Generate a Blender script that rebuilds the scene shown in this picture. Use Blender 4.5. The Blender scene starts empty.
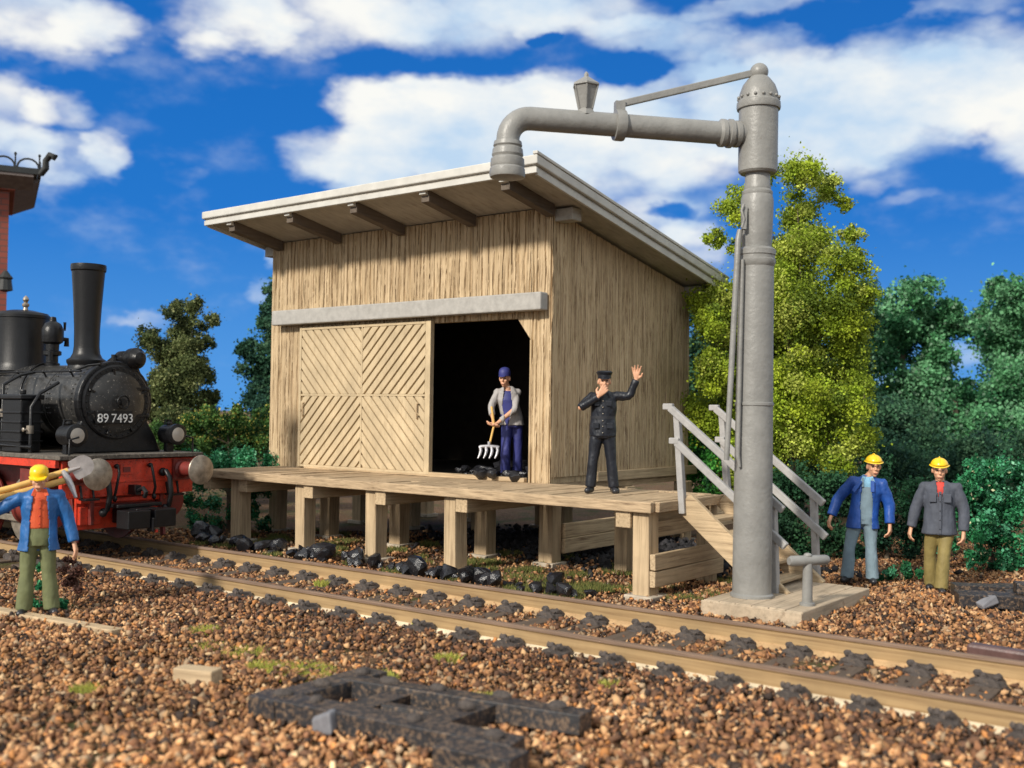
import bpy, math, random
import numpy as np
from math import sin, cos, pi, radians, atan2, sqrt
from mathutils import Vector, Matrix, Euler
random.seed(7)
SC = bpy.context.scene
COL = SC.collection
RNG = np.random.default_rng(11)

# ------------------------------------------------------------------ frames
YAW = -0.66273                                   # the shed, platform and slab all stand at this angle
SO = Vector((0.6315, 16.9209, 0.0))              # front right corner of the shed
def W(x, y, z=0.0):                              # shed frame -> world
    c, s = cos(YAW), sin(YAW)
    return Vector((SO.x + c * x - s * y, SO.y + s * x + c * y, z))

# ------------------------------------------------------------------ mesh builder
class MB:
    def __init__(s): s.v = []; s.f = []; s.m = []
    def add(s, vs, fs, m=0):
        o = len(s.v); s.v += [tuple(v) for v in vs]
        s.f += [tuple(i + o for i in f) for f in fs]; s.m += [m] * len(fs); return s
    def box(s, x0, x1, y0, y1, z0, z1, m=0, M=None):
        vs = [Vector(p) for p in ((x0,y0,z0),(x1,y0,z0),(x1,y1,z0),(x0,y1,z0),(x0,y0,z1),(x1,y0,z1),(x1,y1,z1),(x0,y1,z1))]
        if M is not None: vs = [M @ v for v in vs]
        return s.add(vs, [(0,3,2,1),(4,5,6,7),(0,1,5,4),(1,2,6,5),(2,3,7,6),(3,0,4,7)], m)
    def bar(s, p0, p1, w, h, up=(0,0,1), m=0, jit=0):      # box along p0->p1
        p0, p1 = Vector(p0), Vector(p1); d = (p1 - p0).normalized(); up = Vector(up)
        r = d.cross(up).normalized(); u = r.cross(d).normalized()
        vs = []
        for p in (p0, p1):
            for a, b in ((-1,-1),(1,-1),(1,1),(-1,1)):
                q = p + r * a * w / 2 + u * b * h / 2
                if jit: q += Vector([random.uniform(-jit, jit) for _ in range(3)])
                vs.append(q)
        return s.add(vs, [(0,1,2,3),(7,6,5,4),(0,4,5,1),(1,5,6,2),(2,6,7,3),(3,7,4,0)], m)
    def tube(s, path, radii, n=14, m=0, caps=True):
        path = [Vector(p) for p in path]
        if not hasattr(radii, '__len__'): radii = [radii] * len(path)
        o = len(s.v); ref = None; rings = len(path)
        for i, p in enumerate(path):
            if i == 0: d = path[1] - p
            elif i == rings - 1: d = p - path[i-1]
            else:
                a = (p - path[i-1]); b = (path[i+1] - p)
                d = (a.normalized() if a.length > 1e-9 else a) + (b.normalized() if b.length > 1e-9 else b)
            if d.length < 1e-9: d = path[min(i+2, rings-1)] - path[max(i-2, 0)]
            d.normalize()
            if ref is None: ref = Vector((1,0,0)) if abs(d.x) < .8 else Vector((0,1,0))
            u = (ref - d * ref.dot(d)).normalized(); v = d.cross(u); ref = u
            for k in range(n):
                t = 2 * pi * k / n
                s.v.append(tuple(p + (u * cos(t) + v * sin(t)) * radii[i]))
        for i in range(rings - 1):
            for k in range(n):
                k2 = (k + 1) % n
                s.f.append((o+i*n+k, o+i*n+k2, o+(i+1)*n+k2, o+(i+1)*n+k)); s.m.append(m)
        if caps:
            s.f.append(tuple(o + k for k in reversed(range(n)))); s.m.append(m)
            s.f.append(tuple(o + (rings-1)*n + k for k in range(n))); s.m.append(m)
        return s
    def lathe(s, prof, origin=(0,0,0), axis=(0,0,1), n=24, m=0):      # prof: (radius, height)
        o = Vector(origin); a = Vector(axis).normalized()
        # doubled points give crisp steps; the tube keeps one reference
        ref = Vector((1,0,0)) if abs(a.x) < .8 else Vector((0,1,0))
        u = (ref - a * ref.dot(a)).normalized(); v = a.cross(u); b = len(s.v)
        for r, h in prof:
            for k in range(n):
                t = 2*pi*k/n; s.v.append(tuple(o + a*h + (u*cos(t) + v*sin(t)) * max(r, 1e-4)))
        for i in range(len(prof)-1):
            for k in range(n):
                k2 = (k+1) % n
                s.f.append((b+i*n+k, b+i*n+k2, b+(i+1)*n+k2, b+(i+1)*n+k)); s.m.append(m)
        s.f.append(tuple(b + k for k in reversed(range(n)))); s.m.append(m)
        s.f.append(tuple(b + (len(prof)-1)*n + k for k in range(n))); s.m.append(m)
        return s
    def prism(s, poly, p, u, v, w, m=0):     # 2D poly in (u,v) at p, extruded by w
        p, u, v, w = Vector(p), Vector(u), Vector(v), Vector(w); n = len(poly)
        a = [p + u*x + v*y for x, y in poly]; b = [q + w for q in a]
        fs = [tuple(range(n)), tuple(reversed(range(n, 2*n)))] + [((i+1)%n, i, n+i, n+(i+1)%n) for i in range(n)]
        return s.add(a + b, fs, m)
    def ell(s, c, r, n=12, k=8, m=0, M=None):
        o = len(s.v); c = Vector(c)
        for j in range(1, k):
            ph = pi*j/k
            for i in range(n):
                t = 2*pi*i/n; q = Vector((r[0]*sin(ph)*cos(t), r[1]*sin(ph)*sin(t), r[2]*cos(ph)))
                if M is not None: q = M @ q
                s.v.append(tuple(c + q))
        for z in (r[2], -r[2]):
            q = Vector((0,0,z));  q = M @ q if M is not None else q
            s.v.append(tuple(c + q))
        t, b = o+(k-1)*n, o+(k-1)*n+1
        for i in range(n):
            i2 = (i+1)%n
            s.f.append((t, o+i, o+i2)); s.m.append(m)
            s.f.append((b, o+(k-2)*n+i2, o+(k-2)*n+i)); s.m.append(m)
            for j in range(k-2):
                s.f.append((o+j*n+i, o+(j+1)*n+i, o+(j+1)*n+i2, o+j*n+i2)); s.m.append(m)
        return s
    def build(s, name, mats, parent=None, smooth=None, bevel=0, loc=None, rotz=None):
        me = bpy.data.meshes.new(name); me.from_pydata(s.v, [], s.f)
        if not isinstance(mats, (list, tuple)): mats = [mats]
        for mt in mats: me.materials.append(mt)
        if len(mats) > 1: me.polygons.foreach_set('material_index', s.m)
        if smooth:
            me.polygons.foreach_set('use_smooth', [True]*len(me.polygons)); me.set_sharp_from_angle(angle=radians(smooth))
        me.update()
        return link(name, me, parent, bevel, loc, rotz)
def link(name, me, parent=None, bevel=0, loc=None, rotz=None):
    o = bpy.data.objects.new(name, me); COL.objects.link(o)
    if parent is not None: o.parent = parent
    if loc is not None: o.location = loc
    if rotz is not None: o.rotation_euler = (0, 0, rotz)
    if bevel:
        b = o.modifiers.new('bevel', 'BEVEL'); b.width = bevel; b.segments = 2; b.limit_method = 'ANGLE'; b.angle_limit = radians(40)
    return o
def tag(o, label=None, cat=None, group=None, kind=None):
    if label: o['label'] = label
    if cat: o['category'] = cat
    if group: o['group'] = group
    if kind: o['kind'] = kind
    return o
def thing(name, label, cat, loc=(0,0,0), rotz=0, group=None):
    o = bpy.data.objects.new(name, None); COL.objects.link(o); o.empty_display_size = .2
    o.location = loc; o.rotation_euler = (0, 0, rotz); return tag(o, label, cat, group)
def copy_tree(o, parent=None):
    c = o.copy(); COL.objects.link(c)
    if parent is not None: c.parent = parent
    for ch in [q for q in bpy.data.objects if q.parent == o]: copy_tree(ch, c)
    return c
def np_mesh(name, V, F, mats, col=None, smooth=False):      # V (n,3), F (m,k)
    me = bpy.data.meshes.new(name); n, k = F.shape
    me.vertices.add(len(V)); me.vertices.foreach_set('co', V.astype(np.float32).ravel())
    me.loops.add(n*k); me.loops.foreach_set('vertex_index', F.astype(np.int32).ravel())
    me.polygons.add(n); me.polygons.foreach_set('loop_start', np.arange(n, dtype=np.int32)*k)
    try: me.polygons.foreach_set('loop_total', np.full(n, k, dtype=np.int32))
    except Exception: pass
    me.update(calc_edges=True); me.validate()
    if smooth: me.polygons.foreach_set('use_smooth', [True]*n)
    for mt in (mats if isinstance(mats, (list, tuple)) else [mats]): me.materials.append(mt)
    if col is not None:
        a = me.color_attributes.new('tint', 'FLOAT_COLOR', 'POINT')
        c4 = np.ones((len(V), 4), np.float32); c4[:, :3] = col; a.data.foreach_set('color', c4.ravel())
    return me

# ------------------------------------------------------------------ materials
class NT:
    def __init__(s, name):
        s.mat = bpy.data.materials.new(name); s.mat.use_nodes = True; s.t = s.mat.node_tree; s.n = s.t.nodes; s.b = s.n['Principled BSDF']
    def new(s, ty, **kw):
        n = s.n.new(ty)
        for k, v in kw.items():
            if k in n.inputs.keys(): n.inputs[k].default_value = v
            else: setattr(n, k, v)
        return n
    def L(s, a, b): s.t.links.new(a, b)
    def coord(s, scale=(1,1,1), rot=(0,0,0)):
        tc = s.new('ShaderNodeTexCoord'); mp = s.new('ShaderNodeMapping'); mp.inputs['Scale'].default_value = scale; mp.inputs['Rotation'].default_value = rot
        s.L(tc.outputs['Object'], mp.inputs['Vector']); return mp.outputs['Vector']
    def noise(s, vec, scale, detail=4, rough=.6):
        n = s.new('ShaderNodeTexNoise'); n.inputs['Scale'].default_value = scale; n.inputs['Detail'].default_value = detail; n.inputs['Roughness'].default_value = rough
        s.L(vec, n.inputs['Vector']); return n.outputs['Fac']
    def ramp(s, fac, stops):
        r = s.new('ShaderNodeValToRGB'); e = r.color_ramp.elements
        while len(e) < len(stops): e.new(.5)
        for q, (p, c) in zip(e, stops): q.position = p; q.color = (*c, 1) if len(c) == 3 else c
        s.L(fac, r.inputs['Fac']); return r.outputs['Color']
    def mix(s, fac, a, b, mode='MIX'):
        m = s.new('ShaderNodeMix', data_type='RGBA', blend_type=mode)
        for sock, val in ((m.inputs[0], fac), (m.inputs[6], a), (m.inputs[7], b)):
            if hasattr(val, 'is_output') or hasattr(val, 'links'): s.L(val, sock)
            elif isinstance(val, (int, float)): sock.default_value = val
            else: sock.default_value = (*val, 1)
        return m.outputs[2]
    def bump(s, h, strength, dist=.02):
        b = s.new('ShaderNodeBump'); b.inputs['Strength'].default_value = strength; b.inputs['Distance'].default_value = dist
        s.L(h, b.inputs['Height']); s.L(b.outputs['Normal'], s.b.inputs['Normal']); return b
def plain(name, col, rough=.6, metal=0, var=.25, scale=6, bump=.2, bscale=40, dust=None, dustamt=.55, spec=.5):
    t = NT(name); v = t.coord(); n = t.noise(v, scale, 5)
    c = t.ramp(n, [(.3, tuple(x*(1-var) for x in col)), (.7, tuple(min(1, x*(1+var)) for x in col))])
    if dust:
        d = t.noise(v, 22, 6, .75); dm = t.ramp(d, [(dustamt, (0,0,0)), (dustamt+.09, (1,1,1))]); c = t.mix(dm, c, dust)
    t.L(c, t.b.inputs['Base Color']); t.b.inputs['Roughness'].default_value = rough; t.b.inputs['Metallic'].default_value = metal
    t.b.inputs['Specular IOR Level'].default_value = spec
    if bump: t.bump(t.noise(v, bscale, 4), bump, .01)
    return t.mat
def wood(name, axis, light, dark, cross=26, along=1.1, bump=.6, stain=None):
    t = NT(name); sc = [cross]*3; sc['xyz'.index(axis)] = along
    v = t.coord(tuple(sc)); n = t.noise(v, 1, 6, .65); v2 = t.coord(); n2 = t.noise(v2, 1.7, 4)
    mid = tuple((a*2+b)/3 for a, b in zip(light, dark))
    c = t.ramp(n, [(.30, dark), (.43, mid), (.56, light), (.8, tuple(min(1, x*1.12) for x in light))])
    c = t.mix(t.ramp(n2, [(.35, (.55,.55,.55)), (.65, (0,0,0))]), c, tuple(x*.62 for x in light))
    if stain:
        s = t.noise(v2, 5, 6, .7); c = t.mix(t.ramp(s, [(.58, (0,0,0)), (.7, (.8,.8,.8))]), c, stain)
    t.L(c, t.b.inputs['Base Color']); t.b.inputs['Roughness'].default_value = .82; t.b.inputs['Specular IOR Level'].default_value = .25
    t.bump(n, bump, .02); return t.mat
def wallmat():
    t = NT('weathered_boards'); L1, L2 = (.58,.44,.275), (.42,.31,.18)
    a = t.noise(t.coord((30,30,.7)), 1, 6, .65); b = t.noise(t.coord((16,16,.32)), 1, 3, .6); b2 = t.noise(t.coord((5,5,2.2)), 1, 3); d = t.noise(t.coord((1,1,.6)), 1.5, 4)
    c = t.ramp(a, [(.32, (.15,.095,.05)), (.42, L2), (.54, L1), (.8, (.68,.54,.35))])
    s = t.ramp(b, [(.455, (0,0,0)), (.485, (.9,.9,.9)), (.505, (.9,.9,.9)), (.535, (0,0,0))]); s = t.mix(t.ramp(b2, [(.36,(0,0,0)),(.56,(1,1,1))]), (0,0,0), s); c = t.mix(s, c, (.12,.07,.035))
    c = t.mix(t.ramp(d, [(.35, (.45,.45,.45)), (.65, (0,0,0))]), c, (.42,.31,.19))
    t.L(c, t.b.inputs['Base Color']); t.b.inputs['Roughness'].default_value = .85; t.b.inputs['Specular IOR Level'].default_value = .2
    t.bump(b, 1.0, .02); return t.mat
def tinted(name, rough=.9, trans=0, bump=0, spec=.2):
    t = NT(name); a = t.new('ShaderNodeVertexColor'); a.layer_name = 'tint'
    t.L(a.outputs['Color'], t.b.inputs['Base Color']); t.b.inputs['Roughness'].default_value = rough; t.b.inputs['Specular IOR Level'].default_value = spec
    if trans:
        tr = t.new('ShaderNodeBsdfTranslucent'); mx = t.new('ShaderNodeMixShader'); mx.inputs[0].default_value = trans
        t.L(a.outputs['Color'], tr.inputs['Color']); t.L(t.b.outputs[0], mx.inputs[1]); t.L(tr.outputs[0], mx.inputs[2])
        t.L(mx.outputs[0], t.n['Material Output'].inputs['Surface'])
    if bump: t.bump(t.noise(t.coord(), 45, 3), bump, .01)
    return t.mat
WL, WD = (.56,.42,.26), (.16,.10,.055)
M = {
 'wx': wood('timber_x','x',WL,WD), 'wy': wood('timber_y','y',WL,WD), 'wz': wood('timber_z','z',WL,WD),
 'wall': wood('weathered_boards','z',(.56,.40,.215),(.17,.10,.05),cross=34,along=.8,bump=.9),
 'door': wood('door_boards','z',(.57,.45,.285),(.44,.34,.21),cross=14,along=4,bump=.15),
 'deckx': wood('deck_timber','x',(.51,.375,.235),(.15,.095,.055),cross=22,along=2.6,bump=1.0),
 'decky': wood('deck_boards','y',(.51,.375,.235),(.15,.095,.055),cross=22,along=2.6,bump=1.0),
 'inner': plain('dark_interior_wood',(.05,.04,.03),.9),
 'roofgrey': plain('painted_roof_felt',(.52,.505,.465),.75,var=.12,scale=3,bump=.35,bscale=18),
 'soffit': wood('soffit_boards','y',(.46,.43,.38),(.28,.25,.21),cross=16,along=1,bump=.35),
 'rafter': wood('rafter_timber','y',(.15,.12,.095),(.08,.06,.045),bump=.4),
 'lintel': plain('grey_painted_beam',(.36,.345,.32),.8,var=.15,scale=9,bump=.5,bscale=30,dust=(.25,.21,.17),dustamt=.66),
 'rail_paint': plain('grey_painted_timber',(.33,.32,.31),.75,var=.15,scale=10,bump=.4,bscale=35),
 'crane': plain('grey_painted_iron',(.222,.218,.205),.42,var=.16,scale=3,bump=.75,bscale=14,dust=(.16,.14,.115),dustamt=.625),
 'slab': wood('grey_slab_planks','y',(.48,.38,.27),(.22,.18,.13),cross=12,along=1.2,bump=.5,stain=(.2,.14,.09)),
 'concrete': plain('pale_footing',(.42,.36,.28),.9,bump=.5),
 'rail_head_old': plain('worn_rail_head',(.20,.13,.085),.38,.55,var=.4,scale=8,bump=.2),
 'rail_head': wood('worn_rail_head','x',(.23,.155,.11),(.09,.055,.04),cross=60,along=2,bump=.2), 'rail_web': wood('rusty_rail_side','x',(.37,.25,.125),(.13,.07,.03),cross=22,along=.5,bump=.3), 'rail_web_old': plain('rusty_rail_side',(.33,.215,.105),.65,0,var=.4,scale=2.5,bump=.35,dust=(.13,.07,.035),dustamt=.56),
 'rail_foot': plain('dusty_rail_foot',(.66,.55,.38),.8,0,var=.25,scale=4,bump=.3,dust=(.40,.20,.08),dustamt=.58),
 'rail_foot_rusty': plain('rusty_rail_foot',(.46,.30,.15),.8,0,var=.3,scale=4,bump=.3,dust=(.28,.14,.06),dustamt=.56), 'sleeper': wood('dark_sleeper','y',(.13,.095,.07),(.05,.038,.03),cross=18,along=2,bump=.7),
 'chair': plain('dark_rail_chair',(.060,.048,.042),.8,0,var=.4,scale=30,bump=.9,bscale=28,dust=(.17,.12,.08),dustamt=.58),
 'coal': plain('glossy_coal',(.014,.014,.017),.25,0,var=.4,scale=12,bump=.5,bscale=18,dust=(.07,.06,.055),dustamt=.63,spec=.7),
 'scrap': plain('black_scrap',(.018,.018,.021),.5,0,var=.4,scale=8,bump=.7,bscale=14,dust=(.15,.10,.065),dustamt=.50),
 'scrapedge': plain('pale_scrap_corner',(.17,.17,.185),.5),
 'bar': plain('brown_scrap_bar',(.10,.055,.05),.35,0,var=.3),
 'black': plain('loco_black',(.007,.007,.008),.36,0,var=.4,scale=9,bump=.5,bscale=22,dust=(.16,.14,.115),dustamt=.63,spec=.35),
 'blackclean': plain('smooth_black',(.008,.008,.009),.38,0,bump=.3,spec=.35,dust=(.08,.07,.06),dustamt=.7),
 'boiler': plain('dusty_boiler_black',(.034,.033,.032),.32,0,var=.5,scale=5,bump=.35,dust=(.46,.42,.36),dustamt=.60,spec=.4),
 'dusty': plain('dust_covered_plate',(.10,.085,.07),.9,0,var=.5,scale=14,bump=.7,dust=(.30,.25,.19),dustamt=.56),
 'red': plain('loco_red',(.56,.042,.016),.4,0,var=.3,scale=5,bump=.3,dust=(.08,.03,.022),dustamt=.57),
 'darkred': plain('dirty_red',(.16,.02,.015),.5,0,var=.3,dust=(.10,.05,.035),dustamt=.56),
 'steel': plain('stained_steel',(.36,.31,.25),.38,.65,var=.4,scale=7,bump=.25,dust=(.12,.09,.06),dustamt=.6),
 'blade': plain('shovel_steel',(.42,.38,.36),.35,.5,var=.25,scale=9,bump=.2),
 'glass': plain('lamp_glass',(.40,.36,.31),.18,0,var=.1,bump=0),
 'white': plain('white_lettering',(.8,.8,.78),.6,bump=0,var=0),
 'handle': plain('yellow_ash_handle',(.66,.40,.11),.5,0,var=.15,bump=.1),
 'skin': plain('skin',(.62,.33,.20),.55,0,var=.08,bump=0), 'lip': plain('lips',(.42,.13,.09),.6,0,bump=0), 'eye': plain('eye',(.03,.02,.02),.4,0,bump=0),
 'hair': plain('dark_hair',(.04,.025,.018),.7,bump=.4),
 'helmet': plain('yellow_helmet',(.85,.55,.015),.3,0,var=.05,bump=.05),
 'navy': plain('black_uniform',(.008,.010,.016),.42,0,var=.3,bump=.25,bscale=16), 'blueshine': plain('blue_jacket',(.010,.065,.30),.5,0,var=.25,bump=.4,bscale=14),
 'bluejacket': plain('bright_blue_jacket',(.012,.10,.30),.5,0,var=.25,bump=.4,bscale=14),
 'overall': plain('pale_blue_overall',(.20,.28,.33),.8,0,var=.2,bump=.4,bscale=14), 'paleblue': plain('light_blue_collar',(.22,.45,.62),.7,0),
 'greyjacket': plain('grey_work_jacket',(.062,.070,.092),.75,0,var=.2,bump=.4,bscale=14), 'tan': plain('olive_tan_trousers',(.22,.17,.055),.7,0,var=.2,bump=.4,bscale=14),
 'redshirt': plain('red_scarf',(.55,.05,.035),.7,0), 'orange': plain('orange_shirt',(.60,.085,.022),.7,0,var=.12,bump=.3,bscale=14),
 'olive': plain('olive_trousers',(.135,.15,.065),.75,0,var=.2,bump=.4,bscale=14), 'boot': plain('black_boot',(.02,.02,.024),.35,0),
 'bib': plain('blue_overalls',(.028,.034,.17),.6,0,var=.2,bump=.3,bscale=14), 'greyshirt': plain('grey_shirt',(.34,.32,.31),.75,0,var=.12,bump=.3,bscale=14),
 'iron': plain('bright_fork_iron',(.45,.44,.46),.4,.5), 'bark': plain('bark',(.10,.075,.05),.9,0,var=.4,bump=.8,bscale=18),
 'blackiron': plain('black_ironwork',(.018,.02,.02),.6,0), 'cream': plain('pale_cornice',(.15,.12,.11),.8,0),
 'leaf': tinted('leaf_faces',.75,.28), 'stone': tinted('stone_faces',.88,0,.5), 'leafthick': tinted('foliage_fibres',.85,.15),
}
def brick_mat():
    t = NT('red_brick'); tc = t.new('ShaderNodeTexCoord')
    sep = t.new('ShaderNodeSeparateXYZ'); t.L(tc.outputs['Object'], sep.inputs[0])
    add = t.new('ShaderNodeMath', operation='ADD'); t.L(sep.outputs[0], add.inputs[0]); t.L(sep.outputs[1], add.inputs[1])
    cb = t.new('ShaderNodeCombineXYZ'); t.L(add.outputs[0], cb.inputs[0]); t.L(sep.outputs[2], cb.inputs[1])
    b = t.new('ShaderNodeTexBrick'); b.inputs['Scale'].default_value = 1; b.inputs['Brick Width'].default_value = .42; b.inputs['Row Height'].default_value = .17
    b.inputs['Mortar Size'].default_value = .018; b.inputs['Color1'].default_value = (.27,.07,.045,1); b.inputs['Color2'].default_value = (.20,.05,.035,1); b.inputs['Mortar'].default_value = (.13,.06,.05,1)
    t.L(cb.outputs[0], b.inputs['Vector']); t.L(b.outputs['Color'], t.b.inputs['Base Color']); t.b.inputs['Roughness'].default_value = .85
    t.bump(b.outputs['Fac'], -.6, .03); return t.mat
M['brick'] = brick_mat(); M['wall'] = wallmat()
SKYMIX = .05
# ------------------------------------------------------------------ ground
def ground_mat():
    t = NT('brown_earth'); v = t.coord(); n = t.noise(v, .9, 6, .65); n2 = t.noise(v, 28, 5, .7); n3 = t.noise(v, .25, 3)
    c = t.ramp(n2, [(.3, (.035,.022,.014)), (.5, (.14,.085,.048)), (.7, (.30,.19,.11))])
    g = t.ramp(n, [(.5, (0,0,0)), (.62, (.75,.75,.75))]); c = t.mix(g, c, (.06,.075,.025))
    t.L(c, t.b.inputs['Base Color']); t.b.inputs['Roughness'].default_value = .95; t.b.inputs['Specular IOR Level'].default_value = .1
    t.bump(n2, .9, .05); return t.mat
g = MB(); N = 60
xs = [-600,-200,-80,-40] + [ -24 + i*.8 for i in range(61)] + [40,80,200,600]; ys = [-100,-20] + [i*.8 for i in range(0,61)] + [70,120,250,700]
for y in ys:
    for x in xs:
        z = -.03 + .02*sin(x*1.3+y*.7)*cos(y*.9) if abs(x) < 24 and 0 < y < 48 else -.03
        g.v.append((x, y, z))
nx = len(xs)
for j in range(len(ys)-1):
    for i in range(nx-1): g.f.append((j*nx+i, j*nx+i+1, (j+1)*nx+i+1, (j+1)*nx+i)); g.m.append(0)
tag(g.build('ground', ground_mat(), smooth=60), 'brown earth below the gravel, platform and trees', None, None, 'structure')

# ------------------------------------------------------------------ stones
def ico():
    p = (1+sqrt(5))/2
    v = np.array([(-1,p,0),(1,p,0),(-1,-p,0),(1,-p,0),(0,-1,p),(0,1,p),(0,-1,-p),(0,1,-p),(p,0,-1),(p,0,1),(-p,0,-1),(-p,0,1)], float)
    v /= np.linalg.norm(v[0])
    f = np.array([(0,11,5),(0,5,1),(0,1,7),(0,7,10),(0,10,11),(1,5,9),(5,11,4),(11,10,2),(10,7,6),(7,1,8),(3,9,4),(3,4,2),(3,2,6),(3,6,8),(3,8,9),(4,9,5),(2,4,11),(6,2,10),(8,6,7),(9,8,1)])
    return v, f
IV, IF = ico()
OV = np.array([(1,0,0),(-1,0,0),(0,1,0),(0,-1,0),(0,0,1),(0,0,-1),(.62,.62,.5),(-.62,-.6,.5)], float)
OF = np.array([(0,6,4),(6,2,4),(2,1,4),(1,7,4),(7,3,4),(3,0,4),(0,2,6),(2,0,5),(1,2,5),(3,1,5),(0,3,5),(1,3,7)])
def rand_rot(n):
    q = RNG.normal(size=(n,4)); q /= np.linalg.norm(q, axis=1)[:,None]; w,x,y,z = q.T
    return np.stack([np.stack([1-2*(y*y+z*z),2*(x*y-z*w),2*(x*z+y*w)],1),np.stack([2*(x*y+z*w),1-2*(x*x+z*z),2*(y*z-x*w)],1),np.stack([2*(x*z-y*w),2*(y*z+x*w),1-2*(x*x+y*y)],1)],1)
def stones(name, P, size, colr, mat, jitter=.42, base=None):
    if len(P) > 50 and base is None:
        k = RNG.uniform(size=len(P)) < .62
        return [stones(name, P[k], size[k]*1.22, colr[k], mat, .30, (OV, OF)), stones(name, P[~k], size[~k], colr[~k], mat, jitter, (IV, IF))]
    BV, BF = base; m_ = len(BV); n = len(P); J = 1 + RNG.uniform(-jitter, jitter, (n,m_,1))
    S = size[:,None,None] * RNG.uniform(.32,1.35,(n,1,3))
    V = (BV[None]+RNG.normal(0,.16,(n,m_,3)))*J*S; V = np.einsum('nij,nkj->nki', rand_rot(n), V) + P[:,None,:]
    F = (BF[None] + (np.arange(n)*m_)[:,None,None]).reshape(-1,3)
    return V.reshape(-1,3), F, np.repeat(colr, m_, axis=0)
def stone_obj(name, P, size, colr):
    (v1,f1,c1),(v2,f2,c2) = stones(name, P, size, colr, None)
    return link(name, np_mesh(name, np.concatenate([v1,v2]), np.concatenate([f1,f2+len(v1)]), M['stone'], np.concatenate([c1,c2])))
def smooth_noise(x, y, s, seed):
    r = np.random.default_rng(seed); o = 0
    for k in range(5):
        a = r.uniform(0, 2*pi); f = s*(1+.6*k); o = o + np.sin((x*cos(a)+y*sin(a))*f + r.uniform(0,6))*(1/(1+.5*k))
    return o/2.6
def toloc(wx, wy):
    c, s = cos(YAW), sin(YAW); dx, dy = wx-SO.x, wy-SO.y
    return c*dx+s*dy, -s*dx+c*dy
TRK = .028; TC = -4.17; HG = .84
def trackv(lx, ly): return ly - (TC + TRK*lx)          # signed distance from the track axis
PAL = np.array([(.42,.245,.135),(.30,.165,.09),(.52,.34,.20),(.20,.105,.065),(.33,.25,.18),(.12,.07,.05),(.045,.035,.034),(.46,.22,.09),(.66,.50,.33)])
PW = np.array([.18,.18,.09,.18,.07,.14,.10,.05,.012]); PWD = np.array([.07,.12,.03,.20,.06,.26,.22,.03,.01])
def pick_cols(n, dark):
    u = RNG.uniform(size=n); out = np.where(dark[:,None] > u[:,None], PAL[RNG.choice(9, n, p=PWD/PWD.sum())], PAL[RNG.choice(9, n, p=PW/PW.sum())])
    return out * RNG.uniform(.72,1.2,(n,1)) * np.array([[1.0,.91,.77]])
def field(density, test, d0, d1, margin=1.6):
    A = 2*(d1*.52+margin)*(d1-d0); n = int(A*density)
    y = RNG.uniform(d0, d1, n); x = RNG.uniform(-(d1*.52+margin), d1*.52+margin, n)
    k = np.abs(x) < y*.50+margin; x, y = x[k], y[k]; lx, ly = toloc(x, y); k = test(lx, ly); return x[k], y[k], lx[k], ly[k]
# near ballast (before the track)
def near_test(lx, ly):
    t = trackv(lx, ly); return t < -HG-.15
x, y, lx, ly = field(820, near_test, 5.2, 15.5)
t = trackv(lx, ly); sz = RNG.uniform(.009,.034,len(x)) * np.where(y < 9, 1.12, 1)
bank = np.clip((-t-1.0)/1.0, 0, 1)
z = RNG.uniform(-.03,.035,len(x)) + .045*smooth_noise(x,y,2.2,3)*bank + .02*np.clip(1.6+t,0,1)
dark = np.clip(1.35 - (-t-.9)*.60 + .35*smooth_noise(x,y,1.5,5), .08, .95)
P = np.stack([x,y,z],1); C = pick_cols(len(x), dark)*np.clip(1.04+.34*smooth_noise(x,y,1.1,77)+.15*(y<10),.8,1.8)[:,None]
tag(stone_obj('gravel', P, sz, C), 'loose brown ballast stones in front of the track', None, None, 'stuff')
# between and just beyond the rails
def mid_test(lx, ly):
    t = trackv(lx, ly); fr = (lx/.61) % 1.0
    return (np.abs(t) < HG-.13) & (((fr > .46) & (fr < .94)) | (RNG.uniform(size=len(lx)) < .22))
x, y, lx, ly = field(520, mid_test, 6, 24)
P = np.stack([x,y,RNG.uniform(-.035,.0,len(x))],1); C = pick_cols(len(x), np.full(len(x), .35))
tag(stone_obj('track_gravel', P, RNG.uniform(.016,.034,len(x)), C), 'small stones between the two rails', None, None, 'stuff')
def far_test(lx, ly):
    t = trackv(lx, ly); edge = smooth_noise(lx*1.7, ly*1.7, 1.0, 9)
    strip = (t > HG+.12) & (t < HG+.75+.3*edge)
    right = (t > HG+.12) & (lx > 2.2+.5*edge)
    sparse = (t > HG+.12) & (RNG.uniform(size=len(lx)) < .30)
    return strip | right | sparse
x, y, lx, ly = field(620, far_test, 8, 21)
sd2 = np.hypot(np.clip(np.abs(lx-4.5)-.65,0,9), np.clip(np.abs(ly+1.1)-1.1,0,9)); P = np.stack([x,y,RNG.uniform(-.035,.02,len(x)) + .03*smooth_noise(x,y,2.5,13) + .055*np.clip(1-sd2/.6,0,1)],1)
C = pick_cols(len(x), np.clip(.10+.3*smooth_noise(x,y,1.2,15),0,.6))*1.05
tag(stone_obj('yard_gravel', P, RNG.uniform(.013,.034,len(x)), C), 'pale brown gravel around the water crane and platform', None, None, 'stuff')
# coal dust and small coal below the shed
n = 5200; lx = RNG.normal(-.4, 1.5, n); ly = RNG.normal(2.2, .8, n); c, s = cos(YAW), sin(YAW)
P = np.stack([SO.x+c*lx-s*ly, SO.y+s*lx+c*ly, RNG.uniform(-.02,.06,n)],1)
tag(stone_obj('small_coal', P, RNG.uniform(.025,.075,n), np.tile([.022,.021,.023],(n,1))*RNG.uniform(.6,2,(n,1))), 'spilt small coal and coal dust under the shed', None, None, 'stuff')

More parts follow.
